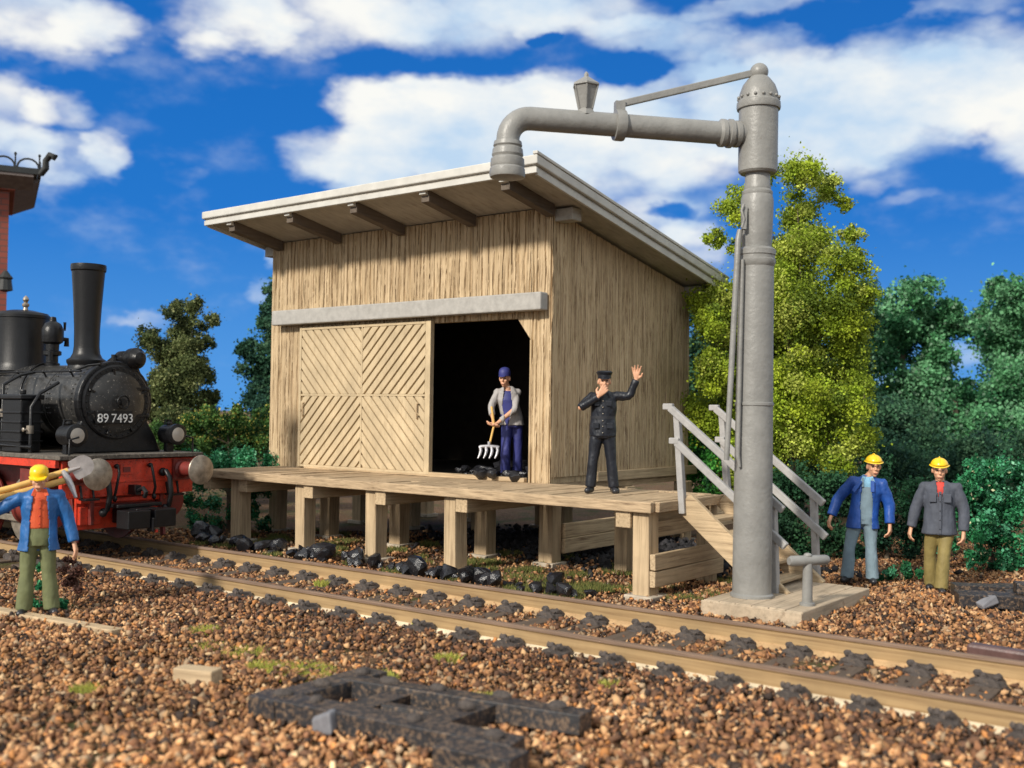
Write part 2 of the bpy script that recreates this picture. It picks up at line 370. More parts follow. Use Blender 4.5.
# grass and moss patches
def blades(name, spots, label, cols, n=240, h=.07):
    V = []; Cc = []
    for (px, py, r) in spots:
        k = int(n*r*r/.06); a = RNG.uniform(0, 2*pi, k); q = r*np.sqrt(RNG.uniform(size=k)); bx = px+q*np.cos(a); by = py+q*np.sin(a)
        ang = RNG.uniform(0, pi, k); hh = RNG.uniform(.4,1.1,k)*h; w = RNG.uniform(.004,.010,k); lean = RNG.normal(0,.6,(k,2))*hh[:,None]
        a0 = np.stack([bx-w*np.cos(ang), by-w*np.sin(ang), np.full(k,-.01)],1); a1 = np.stack([bx+w*np.cos(ang), by+w*np.sin(ang), np.full(k,-.01)],1)
        a2 = np.stack([bx+lean[:,0], by+lean[:,1], hh+.015],1); V.append(np.stack([a0,a1,a2],1).reshape(-1,3))
        cc = np.array(cols)[RNG.choice(len(cols), k)]*RNG.uniform(.7,1.2,(k,1)); Cc.append(np.repeat(cc,3,axis=0))
    V = np.concatenate(V); F = np.arange(len(V)).reshape(-1,3)
    tag(link(name, np_mesh(name, V, F, M['leafthick'], np.concatenate(Cc))), label, None, None, 'stuff')
sp = [(-1.9,9.7,.30),(-1.6,9.3,.18),(-2.6,10.4,.22),(-3.0,10.6,.15),(-2.3,9.9,.14),(-2.6,14.6,.10),(2.05,10.05,.05),(-1.0,11.9,.10),(-.2,8.9,.12),(-3.6,9.0,.12),(-1.2,9.5,.2),(-2.8,9.5,.16),(-.6,10.3,.12),(-3.3,11.4,.16),(.9,9.4,.08)]
blades('moss', sp, 'yellow green moss tufts between the ballast stones', [(.42,.42,.07),(.50,.46,.12),(.30,.34,.07)], 1500, .06)
sp = []
for _ in range(60):
    X_, Y_ = random.uniform(-6.5, 3.2), random.uniform(-2.4, .8); p = W(X_, Y_); sp.append((p.x, p.y, random.uniform(.10,.28)))
for q in [(1.9,-2.3,.3),(1.2,-2.2,.3),(2.4,-1.2,.3),(1.7,-1.5,.35),(.9,-1.4,.3),(3.2,-1.4,.25),(3.4,-.8,.25)]:
    p = W(q[0], q[1]); sp.append((p.x, p.y, q[2]))
blades('grass', sp, 'thin olive grass growing below the loading platform', [(.16,.18,.05),(.24,.22,.07),(.10,.13,.04)], 420, .06)

# ------------------------------------------------------------------ railway track
trk = thing('railway_track', 'straight railway track with rusty rails on dark sleepers in front of the platform', 'railway track', W(0, TC), YAW+TRK)
def rail_mb(yc, x0, x1):
    m = MB(); prof = [(-.125,-.04),(.125,-.04),(.125,-.006),(.030,.030),(.018,.150),(.038,.168),(.038,.192),(.030,.200),(-.030,.200),(-.038,.192),(-.038,.168),(-.018,.150),(-.030,.030),(-.125,-.006)]
    mats = [2,2,2,1,1,0,0,0,0,0,1,1,2,2]; n = len(prof); L_ = 40; o = 0
    for i in range(L_+1):
        x_ = x0+(x1-x0)*i/L_
        for (py, pz) in prof: m.v.append((x_, yc+py, pz))
    for i in range(L_):
        for k in range(n):
            k2 = (k+1)%n; m.f.append((i*n+k, (i+1)*n+k, (i+1)*n+k2, i*n+k2)); m.m.append(mats[k])
    m.f.append(tuple(range(n))); m.m.append(0); m.f.append(tuple(reversed(range(L_*n, L_*n+n)))); m.m.append(0); return m
for yc in (-HG, HG):
    rail_mb(yc, -26, 15).build('rail', [M['rail_head'], M['rail_web'], M['rail_foot'] if yc < 0 else M['rail_foot_rusty']], trk, smooth=25)
def sleeper_mb(sd):
    r = random.Random(sd); m = MB(); w = .13
    m.box(-w, w, -1.36, 1.36, -.12, -.008); return m
def chair_mb(yc, side, sd):
    r = random.Random(sd); m = MB(); y0 = yc + side*.20; m.ell((0,y0,-.01),(.17,.15,.062),14,8)
    m.prism([(-.14,0),(.14,0),(.115,.045),(.06,.07),(-.06,.07),(-.115,.045)], (0, y0-.12, -.012), (1,0,0), (0,0,1), (0,.25,0))
    for q in range(7):
        rr = r.uniform(.022,.042); m.ell((r.uniform(-.10,.10), y0+r.uniform(-.07,.05), .062+r.uniform(-.015,.02)), (rr*1.2, rr, rr*.9), 6, 5)
    m.v = [tuple(c_+r.uniform(-.007,.007) for c_ in v_) for v_ in m.v]
    return m
sl_me = []; 
for k in range(4):
    me = sleeper_mb(k).build('sleeper', M['sleeper']); sl_me.append(me.data); bpy.data.objects.remove(me)
ch_me = {}
for yc in (-HG, HG):
    for sd_ in (-1, 1):
        me = chair_mb(yc, sd_, int(yc*10+sd_)).build('rail_chair', M['chair']); ch_me[(yc, sd_)] = me.data; bpy.data.objects.remove(me)
for i in range(-30, 20):
    x_ = i*.61 + .12
    o = link('sleeper', sl_me[i % 4], trk, .01); o.location = (x_, 0, random.uniform(-.006,.006)); o.rotation_euler = (0,0,random.uniform(-.015,.015))
    for k, me in ch_me.items(): link('rail_chair', me, o).scale = (1, 1, 1.35 if k == (-HG, -1) else 1.1)

# ------------------------------------------------------------------ goods shed
HP = 1.28; D = 4.6; SL = .189; ZT = 5.76
shed = thing('goods_shed', 'weathered timber goods shed with sloping grey roof and sliding door on the platform', 'shed', W(0, 0, HP), YAW)
def relief(m, x0, x1, z0, ztop, origin, ux, nrm, seed, strip=.105, depth=.055, fine=.010):
    # a wall face of rough vertical strips: worn grooves, ragged edges
    r = np.random.default_rng(seed); nxx = max(2, int((x1-x0)/fine)); X = np.linspace(x0, x1, nxx+1); zt0 = ztop(x0); rows = max(3, int((max(ztop(x0), ztop(x1))-z0)/.055))
    K = int((x1-x0)/strip)+3; base = x0 - strip*.3 + np.cumsum(np.concatenate([[0], r.uniform(.6,1.45,K)]))*strip
    H = np.zeros((rows+1, nxx+1)); off = r.uniform(0, .012, K+1); T = np.linspace(0, 1, rows+1)
    ph = r.uniform(0, 6.3, (K+1, 4)); gw = r.uniform(.35,1.35,K+1)
    for j in range(rows+1):
        zz = z0 + T[j]*(zt0-z0)
        e = base + .009*np.sin(zz*3.1+ph[:,0]) + .006*np.sin(zz*8.7+ph[:,1]) + r.normal(0,.0015,K+1)
        w = .025*gw*np.clip(.55+.65*np.sin(zz*2.3+ph[:,2])+.4*np.sin(zz*6.1+ph[:,3]), .12, 1.6)
        idx = np.searchsorted(e, X); d = np.minimum(np.abs(X-e[np.clip(idx-1,0,K)]), np.abs(e[np.clip(idx,0,K)]-X))
        near = np.where(np.abs(X-e[np.clip(idx-1,0,K)]) < np.abs(e[np.clip(idx,0,K)]-X), np.clip(idx-1,0,K), np.clip(idx,0,K))
        H[j] = np.clip(d/np.maximum(w[near],.004), 0, 1)*depth - depth + off[np.clip(idx,0,K)]
    H += r.normal(0,.0012,H.shape)
    b = len(m.v); ux, nrm, o = Vector(ux), Vector(nrm), Vector(origin)
    for j in range(rows+1):
        for i in range(nxx+1):
            z = z0 + T[j]*(ztop(X[i])-z0); h = H[j,i]
            m.v.append((o.x+ux.x*X[i]+nrm.x*h, o.y+ux.y*X[i]+nrm.y*h, z))
    for j in range(rows):
        for i in range(nxx):
            a = b+j*(nxx+1)+i; m.f.append((a, a+1, a+nxx+2, a+nxx+1)); m.m.append(0)
Z0 = -HP                                          # shed children use z above the deck
zt = ZT-HP; DX0, DX1, DZ = -6.04, -.42, 2.70      # whole doorway
wf = MB()
relief(wf, -7.0, DX0, 0, lambda x: zt, (0,0,0), (1,0,0), (0,-1,0), 1, .11)
relief(wf, DX0, DX1, DZ, lambda x: zt, (0,0,0), (1,0,0), (0,-1,0), 2)
relief(wf, DX1, 0, 0, lambda x: zt, (0,0,0), (1,0,0), (0,-1,0), 3, .11)
wf.box(-7.0, DX0, .03, .12, 0, zt); wf.box(DX0, DX1, .03, .12, DZ, zt); wf.box(DX1, -.005, .03, .12, 0, zt)
wf.prism([(DX1,DZ),(DX1-.28,DZ),(DX1,DZ-.36)], (0,-.005,0), (1,0,0), (0,0,1), (0,.12,0))
wf.box(DX1-.012, DX1+.02, -.012, .12, 0, DZ-.36)
wf.build('wall', M['wall'], shed)
ws = MB(); relief(ws, 0, D, .10, lambda y: zt-.04-SL*y, (0,0,0), (0,1,0), (1,0,0), 4, .085, .024); ws.prism([(.0,0),(D,0),(D,zt-.06-SL*D),(.0,zt-.06)], (-.11,0,0), (0,1,0), (0,0,1), (.075,0,0))
ws.build('wall', M['wall'], shed)
wb = MB(); wb.prism([(.0,0),(D,0),(D,zt-.06-SL*D),(.0,zt-.06)], (-7.0,0,0), (0,1,0), (0,0,1), (.09,0,0)); wb.box(-7.0,0,D-.1,D,0,zt-.06-SL*D)
wb.build('wall', M['wall'], shed)
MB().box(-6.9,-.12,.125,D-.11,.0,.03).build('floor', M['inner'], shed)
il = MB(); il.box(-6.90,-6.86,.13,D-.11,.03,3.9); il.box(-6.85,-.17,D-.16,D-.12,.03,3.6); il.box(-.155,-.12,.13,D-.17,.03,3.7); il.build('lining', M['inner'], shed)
MB().box(.005,.07,1.3,D+.25,-.02,.15).build('base_sill', M['wy'], shed, bevel=.01)
MB().box(DX0+.2, DX1-.03, -.10, -.005, .0, .075).build('door_sill', M['wx'], shed, bevel=.008)
# roof
rf = thing('roof', None, None); rf.parent = shed; del_keys = [k for k in ('label','category') if k in rf]; 
bpy.data.objects.remove(rf)
def rz(y): return zt - SL*y
RX0, RX1, RY0, RY1 = -7.46, .70, -1.40, D+.28
def slopebox(m, x0, x1, y0, y1, dz0, dz1, mt=0):
    m.add([(x0,y0,rz(y0)+dz0),(x1,y0,rz(y0)+dz0),(x1,y1,rz(y1)+dz0),(x0,y1,rz(y1)+dz0),(x0,y0,rz(y0)+dz1),(x1,y0,rz(y0)+dz1),(x1,y1,rz(y1)+dz1),(x0,y1,rz(y1)+dz1)],
          [(0,3,2,1),(4,5,6,7),(0,1,5,4),(1,2,6,5),(2,3,7,6),(3,0,4,7)], mt)
r_ = MB(); slopebox(r_, RX0, RX1, RY0, RY1, .085, .225); roof = r_.build('roof', M['roofgrey'], shed, bevel=.018)
so = MB(); slopebox(so, RX0+.06, RX1-.06, RY0+.05, RY1-.04, .02, .080); so.build('soffit', M['soffit'], roof)
fa = MB(); slopebox(fa, RX0+.035, RX1-.035, RY0+.035, RY0+.085, -.035, .055); fa.build('fascia', M['roofgrey'], roof, bevel=.008)
for x_ in (RX1-.10, RX0+.05):
    fa = MB(); slopebox(fa, x_, x_+.05, RY0+.09, RY1-.05, -.05, .055); fa.build('fascia', M['roofgrey'], roof, bevel=.008)
cv = MB(); slopebox(cv, RX1-.075, RX1+.015, RY0-.01, RY1+.01, .226, .275); cv.build('edge_strip', M['roofgrey'], roof, bevel=.01)
for x_ in (-6.72,-5.03,-3.36,-1.68,-.02):
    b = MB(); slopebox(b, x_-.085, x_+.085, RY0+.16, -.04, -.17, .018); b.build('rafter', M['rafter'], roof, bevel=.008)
    b = MB(); slopebox(b, x_-.07, x_+.07, RY0+.088, RY0+.16, -.07, -.01); b.build('rafter_end', M['roofgrey'], roof, bevel=.006)
for yy, zz in ((.16, rz(.16)), (D-.1, rz(D-.1))):
    MB().box(.005, .36, yy-.13, yy+.13, zz-.20, zz+.0).build('purlin', M['soffit'], roof, bevel=.012); MB().box(-7.3,-7.005, yy-.13, yy+.13, zz-.20, zz+.0).build('purlin', M['soffit'], roof, bevel=.012)
MB().box(.36,.40,D-.15,D-.05,rz(D)-.12,rz(D)-.03).build('purlin_end', M['roofgrey'], roof)
# lintel / door rail
MB().box(-6.72,-.06,-.24,-.03,2.80,3.09).build('door_track_beam', M['lintel'], shed, bevel=.022)
# sliding door
dr = MB(); a0, a1, b0, b1 = -6.02, -2.55, .03, 2.74; cx, cz = -4.27, 1.42; yf = -.055
dr.box(a0, a1, yf, -.01, b0, b1); door = dr.build('sliding_door', M['door'], shed)
fr = MB(); T_ = .050
for (p, q, w_, h_) in [((a0+.03,b0),(a0+.03,b1),.06,0),((a1-.06,b0),(a1-.06,b1),.12,0),((cx,b0),(cx,b1),.035,0)]:
    fr.box(p[0]-w_/2, p[0]+w_/2, yf-T_, yf-.001, p[1], q[1])
for z_ , w_ in ((b0+.02,.04),(b1-.03,.05),(cz,.035)): fr.box(a0+.062, a1-.122, yf-T_+.003, yf-.0012, z_-w_/2, z_+w_/2)
fr.build('door_frame', M['door'], door, bevel=.006)
def clip_poly(poly, x0, x1, z0, z1):
    for ax, lim, sg in ((0,x0,1),(0,x1,-1),(1,z0,1),(1,z1,-1)):
        out = []
        for i in range(len(poly)):
            A, B = poly[i-1], poly[i]; ia = (A[ax]-lim)*sg >= 0; ib = (B[ax]-lim)*sg >= 0
            if ia != ib:
                t_ = (lim-A[ax])/(B[ax]-A[ax]); out.append((A[0]+(B[0]-A[0])*t_, A[1]+(B[1]-A[1])*t_))
            if ib: out.append(B)
        poly = out
        if not poly: return []
    return poly
sl = MB()
for (x0,x1,z0,z1,sg) in ((a0+.065,cx-.02,cz+.02,b1-.06,-1),(cx+.02,a1-.125,cz+.02,b1-.06,1),(a0+.065,cx-.02,b0+.045,cz-.02,1),(cx+.02,a1-.125,b0+.045,cz-.02,-1)):
    st = .215; wd = (.215-.050)/1.25
    for k in range(-16, 34):
        c0 = k*st; d = 3.5
        if sg > 0: q = [(x0-1+c0-2.4, z0-2.4+1-1),(x0-1+c0+wd*1.25-2.4, z0-2.4),(x0-1+c0+wd*1.25+2.6, z0+2.6),(x0-1+c0+2.6, z0+2.6)]
        else: q = [(x0-1+c0+2.6, z0-2.6),(x0-1+c0+wd*1.25+2.6, z0-2.6),(x0-1+c0+wd*1.25-2.6, z0+2.6),(x0-1+c0-2.6, z0+2.6)]
        pl = clip_poly(q, x0, x1, z0, z1)
        if len(pl) >= 3:
            a_ = abs(sum(pl[i-1][0]*pl[i][1]-pl[i][0]*pl[i-1][1] for i in range(len(pl))))/2
            if a_ > .002: sl.prism(pl, (0, yf-.046, 0), (1,0,0), (0,0,1), (0,.0445,0))
sl.build('door_boards', M['door'], door, bevel=.006)
for hx in (-5.86,-2.83):
    MB().tube([(hx,yf-.035,1.00),(hx,yf-.085,1.02),(hx,yf-.085,1.26),(hx,yf-.035,1.28)], .016, 8).build('door_handle', M['wz'], door, smooth=40)

# ------------------------------------------------------------------ loading platform
pf = thing('loading_platform', 'raised timber loading platform on square posts beside the track', 'loading platform', W(0, 0, 0), YAW)
dk = MB()
def planks(m, X0, X1, Y0, Y1, z, w=.2):
    x_ = X0
    while x_ < X1-.02:
        ww = min(w*random.uniform(.8,1.2), X1-x_); dz = random.uniform(-.008,.006)
        cuts = [Y0]
        while cuts[-1] < Y1-.9: cuts.append(cuts[-1]+random.uniform(.5,1.3))
        cuts[-1] = Y1 if len(cuts) > 1 else cuts[-1]
        if len(cuts) == 1: cuts.append(Y1)
        for c0, c1 in zip(cuts, cuts[1:]):
            e = random.uniform(-.006,.006); m.box(x_+.004, x_+ww-.007, c0+.003, c1-.004, z-.06, z+dz+e)
        x_ += ww
planks(dk, -6.57, 2.93, -1.74, -.015, HP); planks(dk, .13, 2.93, -.012, .22, HP)
dk.build('deck', M['decky'], pf, bevel=.009)
e_ = MB(); e_.box(-6.60, 2.96, -1.86, -1.745, HP-.14, HP+.002); e_.build('edge_board', M['deckx'], pf, bevel=.014)
for q0, q1, q2 in ((2.935,3.02,.22),(-6.66,-6.575,0)): MB().box(q0, q1, -1.74, q2, HP-.13, HP).build('end_board', M['decky'], pf, bevel=.012)
MB().box(-6.9,-.02,.02,D-.02,HP-.14,HP-.003).build('shed_bearer_floor', M['decky'], pf)
for x_ in (-5.76,-4.0,-2.28,-.58,2.76):
    MB().bar((x_,-1.62,-.05),(x_+random.uniform(-.02,.02),-1.62,HP-.142), .24,.27,(0,1,0),0,.008).build('post', M['wz'], pf, bevel=.012)
    MB().box(x_-.22,x_+.22,-1.83,-1.40,-.04,.05).build('footing', M['concrete'], pf, bevel=.015)
    bx = x_+.25 if x_ < 2 else x_-.26
    MB().box(bx-.115,bx+.115,-1.80,2.2,HP-.36,HP-.142).build('beam', M['wy'], pf, bevel=.012)
MB().box(-6.66,-6.45,-1.80,2.2,HP-.36,HP-.142).build('beam', M['wy'], pf, bevel=.012)
for yy in (0.02, 2.3, 4.4):
    for x_ in (-6.72,-5.2,-3.35,-1.35,0.0):
        MB().bar((x_,yy,-.05),(x_,yy,HP-.142),.26,.27,(0,1,0),0,.008).build('post', M['wz'], pf, bevel=.012)
        MB().box(x_-.2,x_+.2,yy-.2,yy+.2,-.04,.035).build('footing', M['concrete'], pf, bevel=.01)
for x_ in (1.35, 2.76): MB().bar((x_,.1,-.05),(x_,.1,HP-.142),.22,.22,(0,1,0),0,.008).build('post', M['wz'], pf, bevel=.012)
for x_, ya, yb, z0, z1 in ((.16,.16,4.3,.16,.40),(.16,.16,4.3,.41,.64),(2.93,-1.75,.2,.16,.375),(2.93,-1.75,.2,.385,.60),(2.70,-1.4,1.6,.78,.98)):
    b = MB(); b.bar((x_,ya,(z0+z1)/2),(x_,yb,(z0+z1)/2-.0),.085,z1-z0,(0,0,1),0,.008); b.build('brace_board', M['wy'], pf, bevel=.012)

# ------------------------------------------------------------------ staircase with handrails
st = thing('staircase', 'timber steps with grey handrails leading down from the platform behind the crane', 'staircase', W(0,0,0), YAW)
for yy in (-1.14, .02):
    MB().bar((3.06,yy,1.26),(4.46,yy,.10),.09,.30,(0,0,1),0,.006).build('stringer', M['wx'], st, bevel=.012)
for k in range(6):
    z_ = 1.02-k*.185; x_ = 3.10+k*.228
    MB().box(x_, x_+.27, -1.09, -.03, z_-.035, z_+.01).build('tread', M['wy'], st, bevel=.008)
for yy in (-1.24, .10):
    for (xa,za,xb,zb) in ((2.88,2.52,4.50,1.25),(2.98,2.06,4.54,.80)):
        b = MB(); b.bar((xa,yy,za),(xb,yy,zb),.07,.10,(0,0,1),0,.004); b.bar((xa-.10,yy,za+.015),(xa+.05,yy,za+.015),.072,.085,(0,0,1)); b.build('handrail', M['rail_paint'], st, bevel=.014)
    MB().bar((2.96,yy+.05,2.46),(3.07,yy+.05,1.10),.085,.10,(0,1,0),0,.004).build('rail_post', M['rail_paint'], st, bevel=.012)
    MB().bar((4.34,yy+.05,1.36),(4.40,yy+.05,-.02),.085,.10,(0,1,0),0,.004).build('rail_post', M['rail_paint'], st, bevel=.012)

# ------------------------------------------------------------------ water crane and its slab
sb = thing('crane_slab', 'flat grey planked base slab below the water crane', 'base slab', W(0,0,0), YAW)
for k in range(6):
    xa = 3.90+k*.21; MB().box(xa+.003, xa+.207, -2.19+random.uniform(-.01,.01), .0+random.uniform(-.03,.03), .03, .20+random.uniform(-.004,.004)).build('plank', M['slab'], sb, bevel=.012)
MB().box(3.89,5.165,-2.235,-2.205,.02,.192).build('edge_board', M['slab'], sb, bevel=.01); MB().box(3.93,5.13,-2.12,-.05,-.05,.035).build('bearer', M['slab'], sb)
cr = thing('water_crane', 'tall grey iron railway water crane with a long swung arm and lantern', 'water crane', (3.00,13.03,.2), 0)
cr.rotation_euler = (0, radians(.35), 0)
def Z(v): return v-.2
pr = [(.0,0),(.265,0),(.265,.03),(.238,.05),(.236,1.0),(.230,2.0),(.226,2.35),(.238,2.36),(.238,2.39),(.226,2.40),(.212,4.28)]
MB().lathe([(max(a,.001),b) for a,b in pr], n=36).build('column', M['crane'], cr, smooth=28)
pr = [(.212,Z(4.28)),(.222,Z(4.30)),(.235,Z(4.33)),(.235,Z(4.37)),(.225,Z(4.38)),(.225,Z(4.42)),(.236,Z(4.43)),(.236,Z(4.49)),(.20,Z(4.52))]
MB().lathe(pr, n=36).build('collar', M['crane'], cr, smooth=28)
pr = [(.178,Z(4.50)),(.188,Z(4.7)),(.200,Z(4.95)),(.200,Z(5.12)),(.185,Z(5.18)),(.188,Z(5.19)),(.188,Z(5.22)),(.165,Z(5.25)),(.168,Z(5.27)),(.158,Z(5.30)),(.150,Z(5.50))]
MB().lathe(pr, n=32).build('neck', M['crane'], cr, smooth=28)
pr = [(.12,Z(5.44)),(.215,Z(5.45)),(.238,Z(5.475)),(.242,Z(5.52)),(.242,Z(6.25)),(.265,Z(6.255)),(.272,Z(6.28)),(.268,Z(6.34)),(.248,Z(6.36)),(.240,Z(6.40)),(.236,Z(6.46)),(.20,Z(6.56)),(.14,Z(6.64)),(.11,Z(6.67))]
hd = MB(); hd.lathe(pr, n=36); hd.build('head', M['crane'], cr, smooth=28)
kn = MB(); kn.ell((0,0,Z(6.73)),(.115,.115,.115),18,12); kn.build('top_knob', M['crane'], cr, smooth=60)
bo = MB()
for k in range(16):
    a = 2*pi*k/16; bo.ell((.25*cos(a),.25*sin(a),Z(6.40)),(.022,.022,.022),6,5)
bo.build('bolt_ring', M['crane'], cr, smooth=60)
adir = Vector((-3.0,-.52,.02)).normalized(); ZA = Z(5.93)
def A(t_, dz=0): return (adir.x*t_, adir.y*t_, ZA + adir.z*t_ + dz)
pth = [A(.15), A(2.90)]; 
for k in range(1, 9):
    a = pi/2*k/8; pth.append(A(2.90+.27*sin(a), -.27*(1-cos(a))))
pth.append(A(3.17, -.36))
MB().tube(pth, .140, 24).build('arm', M['crane'], cr, smooth=40)
ax = Vector(adir)
fl = MB(); fl.lathe([(.13,.24),(.165,.26),(.165,.31),(.150,.32),(.150,.345),(.178,.355),(.178,.40),(.155,.41),(.155,.44),(.172,.45),(.172,.50),(.14,.53)], (0,0,ZA), adir, 28); fl.build('flange', M['crane'], cr, smooth=28)
fl = MB(); fl.lathe([(.13,1.73),(.185,1.735),(.19,1.76),(.19,1.83),(.185,1.855),(.13,1.86)], (0,0,ZA), adir, 28); fl.bar(A(1.795,.16), A(1.795,.29), .10, .12, tuple(adir)); fl.build('clamp_band', M['crane'], cr, smooth=28)
MB().ell(A(2.98,.02),(.03,.03,.03)).build('bolt', M['crane'], cr, smooth=60)
el = MB(); ec = A(2.98,-.02); pvec = Vector((-adir.y, adir.x, 0)); 
el.lathe([(.09,.12),(.09,.165),(.06,.175)], (ec[0],ec[1],ec[2]), tuple(Vector((adir.y,-adir.x,0))*(1 if adir.y*0-adir.x*-1 > 0 else 1)), 18); el.build('elbow_cap', M['crane'], cr, smooth=30)
sp_ = A(3.17); z0 = sp_[2]-.30
pr = [(.12,-.02),(.165,0),(.175,-.05),(.16,-.07),(.18,-.09),(.19,-.16),(.178,-.19),(.20,-.21),(.205,-.29),(.197,-.31),(.21,-.33),(.215,-.40),(.205,-.43),(.15,-.44)]
MB().lathe([(a,-b) for a,b in pr], (sp_[0],sp_[1],z0), (0,0,-1), 30).build('spout', M['crane'], cr, smooth=28)
ln = MB(); lp = A(2.22, .135)
def hexring(r, z): return [(lp[0]+r*cos(pi/6+k*pi/3), lp[1]+r*sin(pi/6+k*pi/3), lp[2]+z) for k in range(6)]
prof = [(.13,-.05),(.10,.01),(.085,.03),(.150,.30),(.175,.31),(.175,.33),(.05,.415),(.03,.43),(.03,.46),(.01,.49)]
b0_ = len(ln.v)
for r_0, z_0 in prof: ln.v += hexring(r_0, z_0)
for i in range(len(prof)-1):
    for k in range(6): ln.f.append((i*6+k, i*6+(k+1)%6, (i+1)*6+(k+1)%6, (i+1)*6+k)); ln.m.append(0)
ln.f.append(tuple(reversed(range(6)))); ln.m.append(0); ln.f.append(tuple(len(prof)*6-6+k for k in range(6))); ln.m.append(0)
for k in range(6):
    a = pi/6+k*pi/3; ln.tube([(lp[0]+.092*cos(a),lp[1]+.092*sin(a),lp[2]+.03),(lp[0]+.158*cos(a),lp[1]+.158*sin(a),lp[2]+.305)],.011,6)
ln.build('lantern', M['crane'], cr, smooth=20)
MB().bar(A(1.79,.26), (adir.x*.06,adir.y*.06,Z(6.72)), .055,.085,(0,0,1)).build('tie_rod', M['crane'], cr, bevel=.012)
lv = MB(); lv.tube([(-.235,-.12,Z(4.72)),(-.26,-.14,Z(4.6)),(-.275,-.16,Z(4.3)),(-.375,-.19,Z(1.88))],[.035,.04,.038,.034],10); lv.build('control_rod', M['crane'], cr, smooth=50)
lv = MB(); lv.bar((-.18,-.14,Z(5.0)),(-.20,-.17,Z(4.72)),.05,.05,(0,1,0)); lv.tube([(-.205,-.17,Z(5.03)),(-.235,-.19,Z(4.95)),(-.20,-.18,Z(4.85)),(-.225,-.18,Z(4.74))],.018,8); lv.build('hook', M['crane'], cr, smooth=50)
lv = MB(); lv.tube([(-.205,-.15,Z(4.35)),(-.235,-.165,Z(1.95)),(-.21,-.17,Z(1.80))],[.026,.03,.02],10); lv.build('control_rod', M['crane'], cr, smooth=50)
tb = MB(); p = W(5.02,-1.72); q = Vector((p.x-3.0, p.y-13.03, 0)); lv = MB()
lv.tube([(q.x,q.y,-.01),(q.x,q.y,.03),(q.x,q.y,.04),(q.x,q.y,.50)],[.09,.09,.062,.055],16); lv.build('valve_post', M['crane'], cr, smooth=40)
lv = MB(); lv.tube([(q.x-.25,q.y-.10,.53),(q.x-.22,q.y-.09,.53),(q.x+.24,q.y+.09,.53),(q.x+.27,q.y+.10,.53)],[.045,.062,.06,.045],14); lv.ell((q.x,q.y,.59),(.05,.05,.03)); lv.build('valve_handle', M['crane'], cr, smooth=45)
# ------------------------------------------------------------------ steam locomotive (x forward, y across, z above the rail top)
lo = W(-4.49, TC - 4.49*TRK, 0)
lc = thing('steam_locomotive', 'black steam tank engine with tall chimney, red buffer beam and number 89 7493', 'locomotive', (lo.x, lo.y, 0), YAW+TRK)
BZ = 2.50
bl = MB(); bl.lathe([(.60,0),(.615,.01),(.615,.9),(.605,.905),(.605,.95),(.615,.955),(.615,2.2),(.605,2.205),(.605,2.25),(.615,2.255),(.615,4.6)], (-1.16,0,BZ), (-1,0,0), 48)
boiler = bl.build('boiler', M['boiler'], lc, smooth=30)
rv = MB()
for xx in (-1.30,-1.95,-2.02,-3.30,-3.37):
    for k in range(30):
        a = pi*(k/29)*1.2-.1*pi; rv.ell((xx, .617*cos(a), BZ+.617*sin(a)), (.015,.015,.015), 6, 4)
rv.build('rivets', M['boiler'], boiler)
# flat front plate with flared skirt
fp = []
for k in range(25):
    a = radians(-28)+radians(236)*k/24; fp.append((.665*cos(a), BZ+.665*sin(a)))
fp += [(-.74,1.95),(-.86,1.69),(.86,1.69),(.74,1.95)]
pm = MB(); pm.prism(fp, (-1.155,0,0), (0,1,0), (0,0,1), (.13,0,0)); plate = pm.build('smokebox', M['black'], lc, bevel=.02)
rg = MB(); rg.lathe([(.60,0),(.60,.03),(.575,.045),(.50,.045),(.49,.02)], (-1.025,0,BZ), (1,0,0), 48); rg.build('smokebox_ring', M['black'], plate, smooth=30)
rv = MB()
for k in range(32):
    a = 2*pi*k/32; rv.ell((-.975, .54*cos(a), BZ+.54*sin(a)), (.015,.016,.016), 6, 4)
for k in range(22):
    a = radians(-20)+radians(220)*k/21; rv.ell((-1.02, .635*cos(a), BZ+.635*sin(a)), (.012,.012,.012), 6, 4)
rv.build('rivets', M['black'], plate)
sd = MB(); sd.lathe([(.50,0),(.50,.035),(.47,.06),(.36,.095),(.20,.115),(.09,.12)], (-1.02,0,BZ), (1,0,0), 44); sdoor = sd.build('smokebox_door', M['boiler'], lc, smooth=30)
hw = MB(); hw.tube([(-.90,.0,BZ),(-.80,0,BZ)], .05, 12)
ring = [(-.815, .105*cos(2*pi*k/20), BZ+.105*sin(2*pi*k/20)) for k in range(21)]; hw.tube(ring, .016, 8, caps=False)
for k in range(3):
    a = 2*pi*k/3+.5; hw.tube([(-.815,0,BZ),(-.815,.1*cos(a),BZ+.1*sin(a))], .012, 6)
hw.build('handwheel', M['black'], sdoor, smooth=50)
for z_ in (BZ+.22, BZ-.22):
    h = MB(); h.bar((-.945,.28,z_),(-.955,.56,z_),.03,.05); h.ell((-.97,.54,z_),(.035,.04,.045)); h.build('hinge', M['black'], sdoor, bevel=.006)
for a in (100,160,200,250,300,20):
    a = radians(a); h = MB(); h.bar((-.965,.44*cos(a),BZ+.44*sin(a)),(-.955,.55*cos(a),BZ+.55*sin(a)),.035,.03,(1,0,0)); h.build('door_clamp', M['black'], sdoor, bevel=.005)
tc_ = bpy.data.curves.new('number', 'FONT'); tc_.body = '89 7493'; tc_.size = .20; tc_.extrude = .004; tc_.align_x = 'CENTER'; tc_.offset = .0; tc_.space_word = .75
to = bpy.data.objects.new('number_lettering', tc_); COL.objects.link(to)
dg = bpy.context.evaluated_depsgraph_get(); me = bpy.data.meshes.new_from_object(to.evaluated_get(dg)); bpy.data.objects.remove(to)
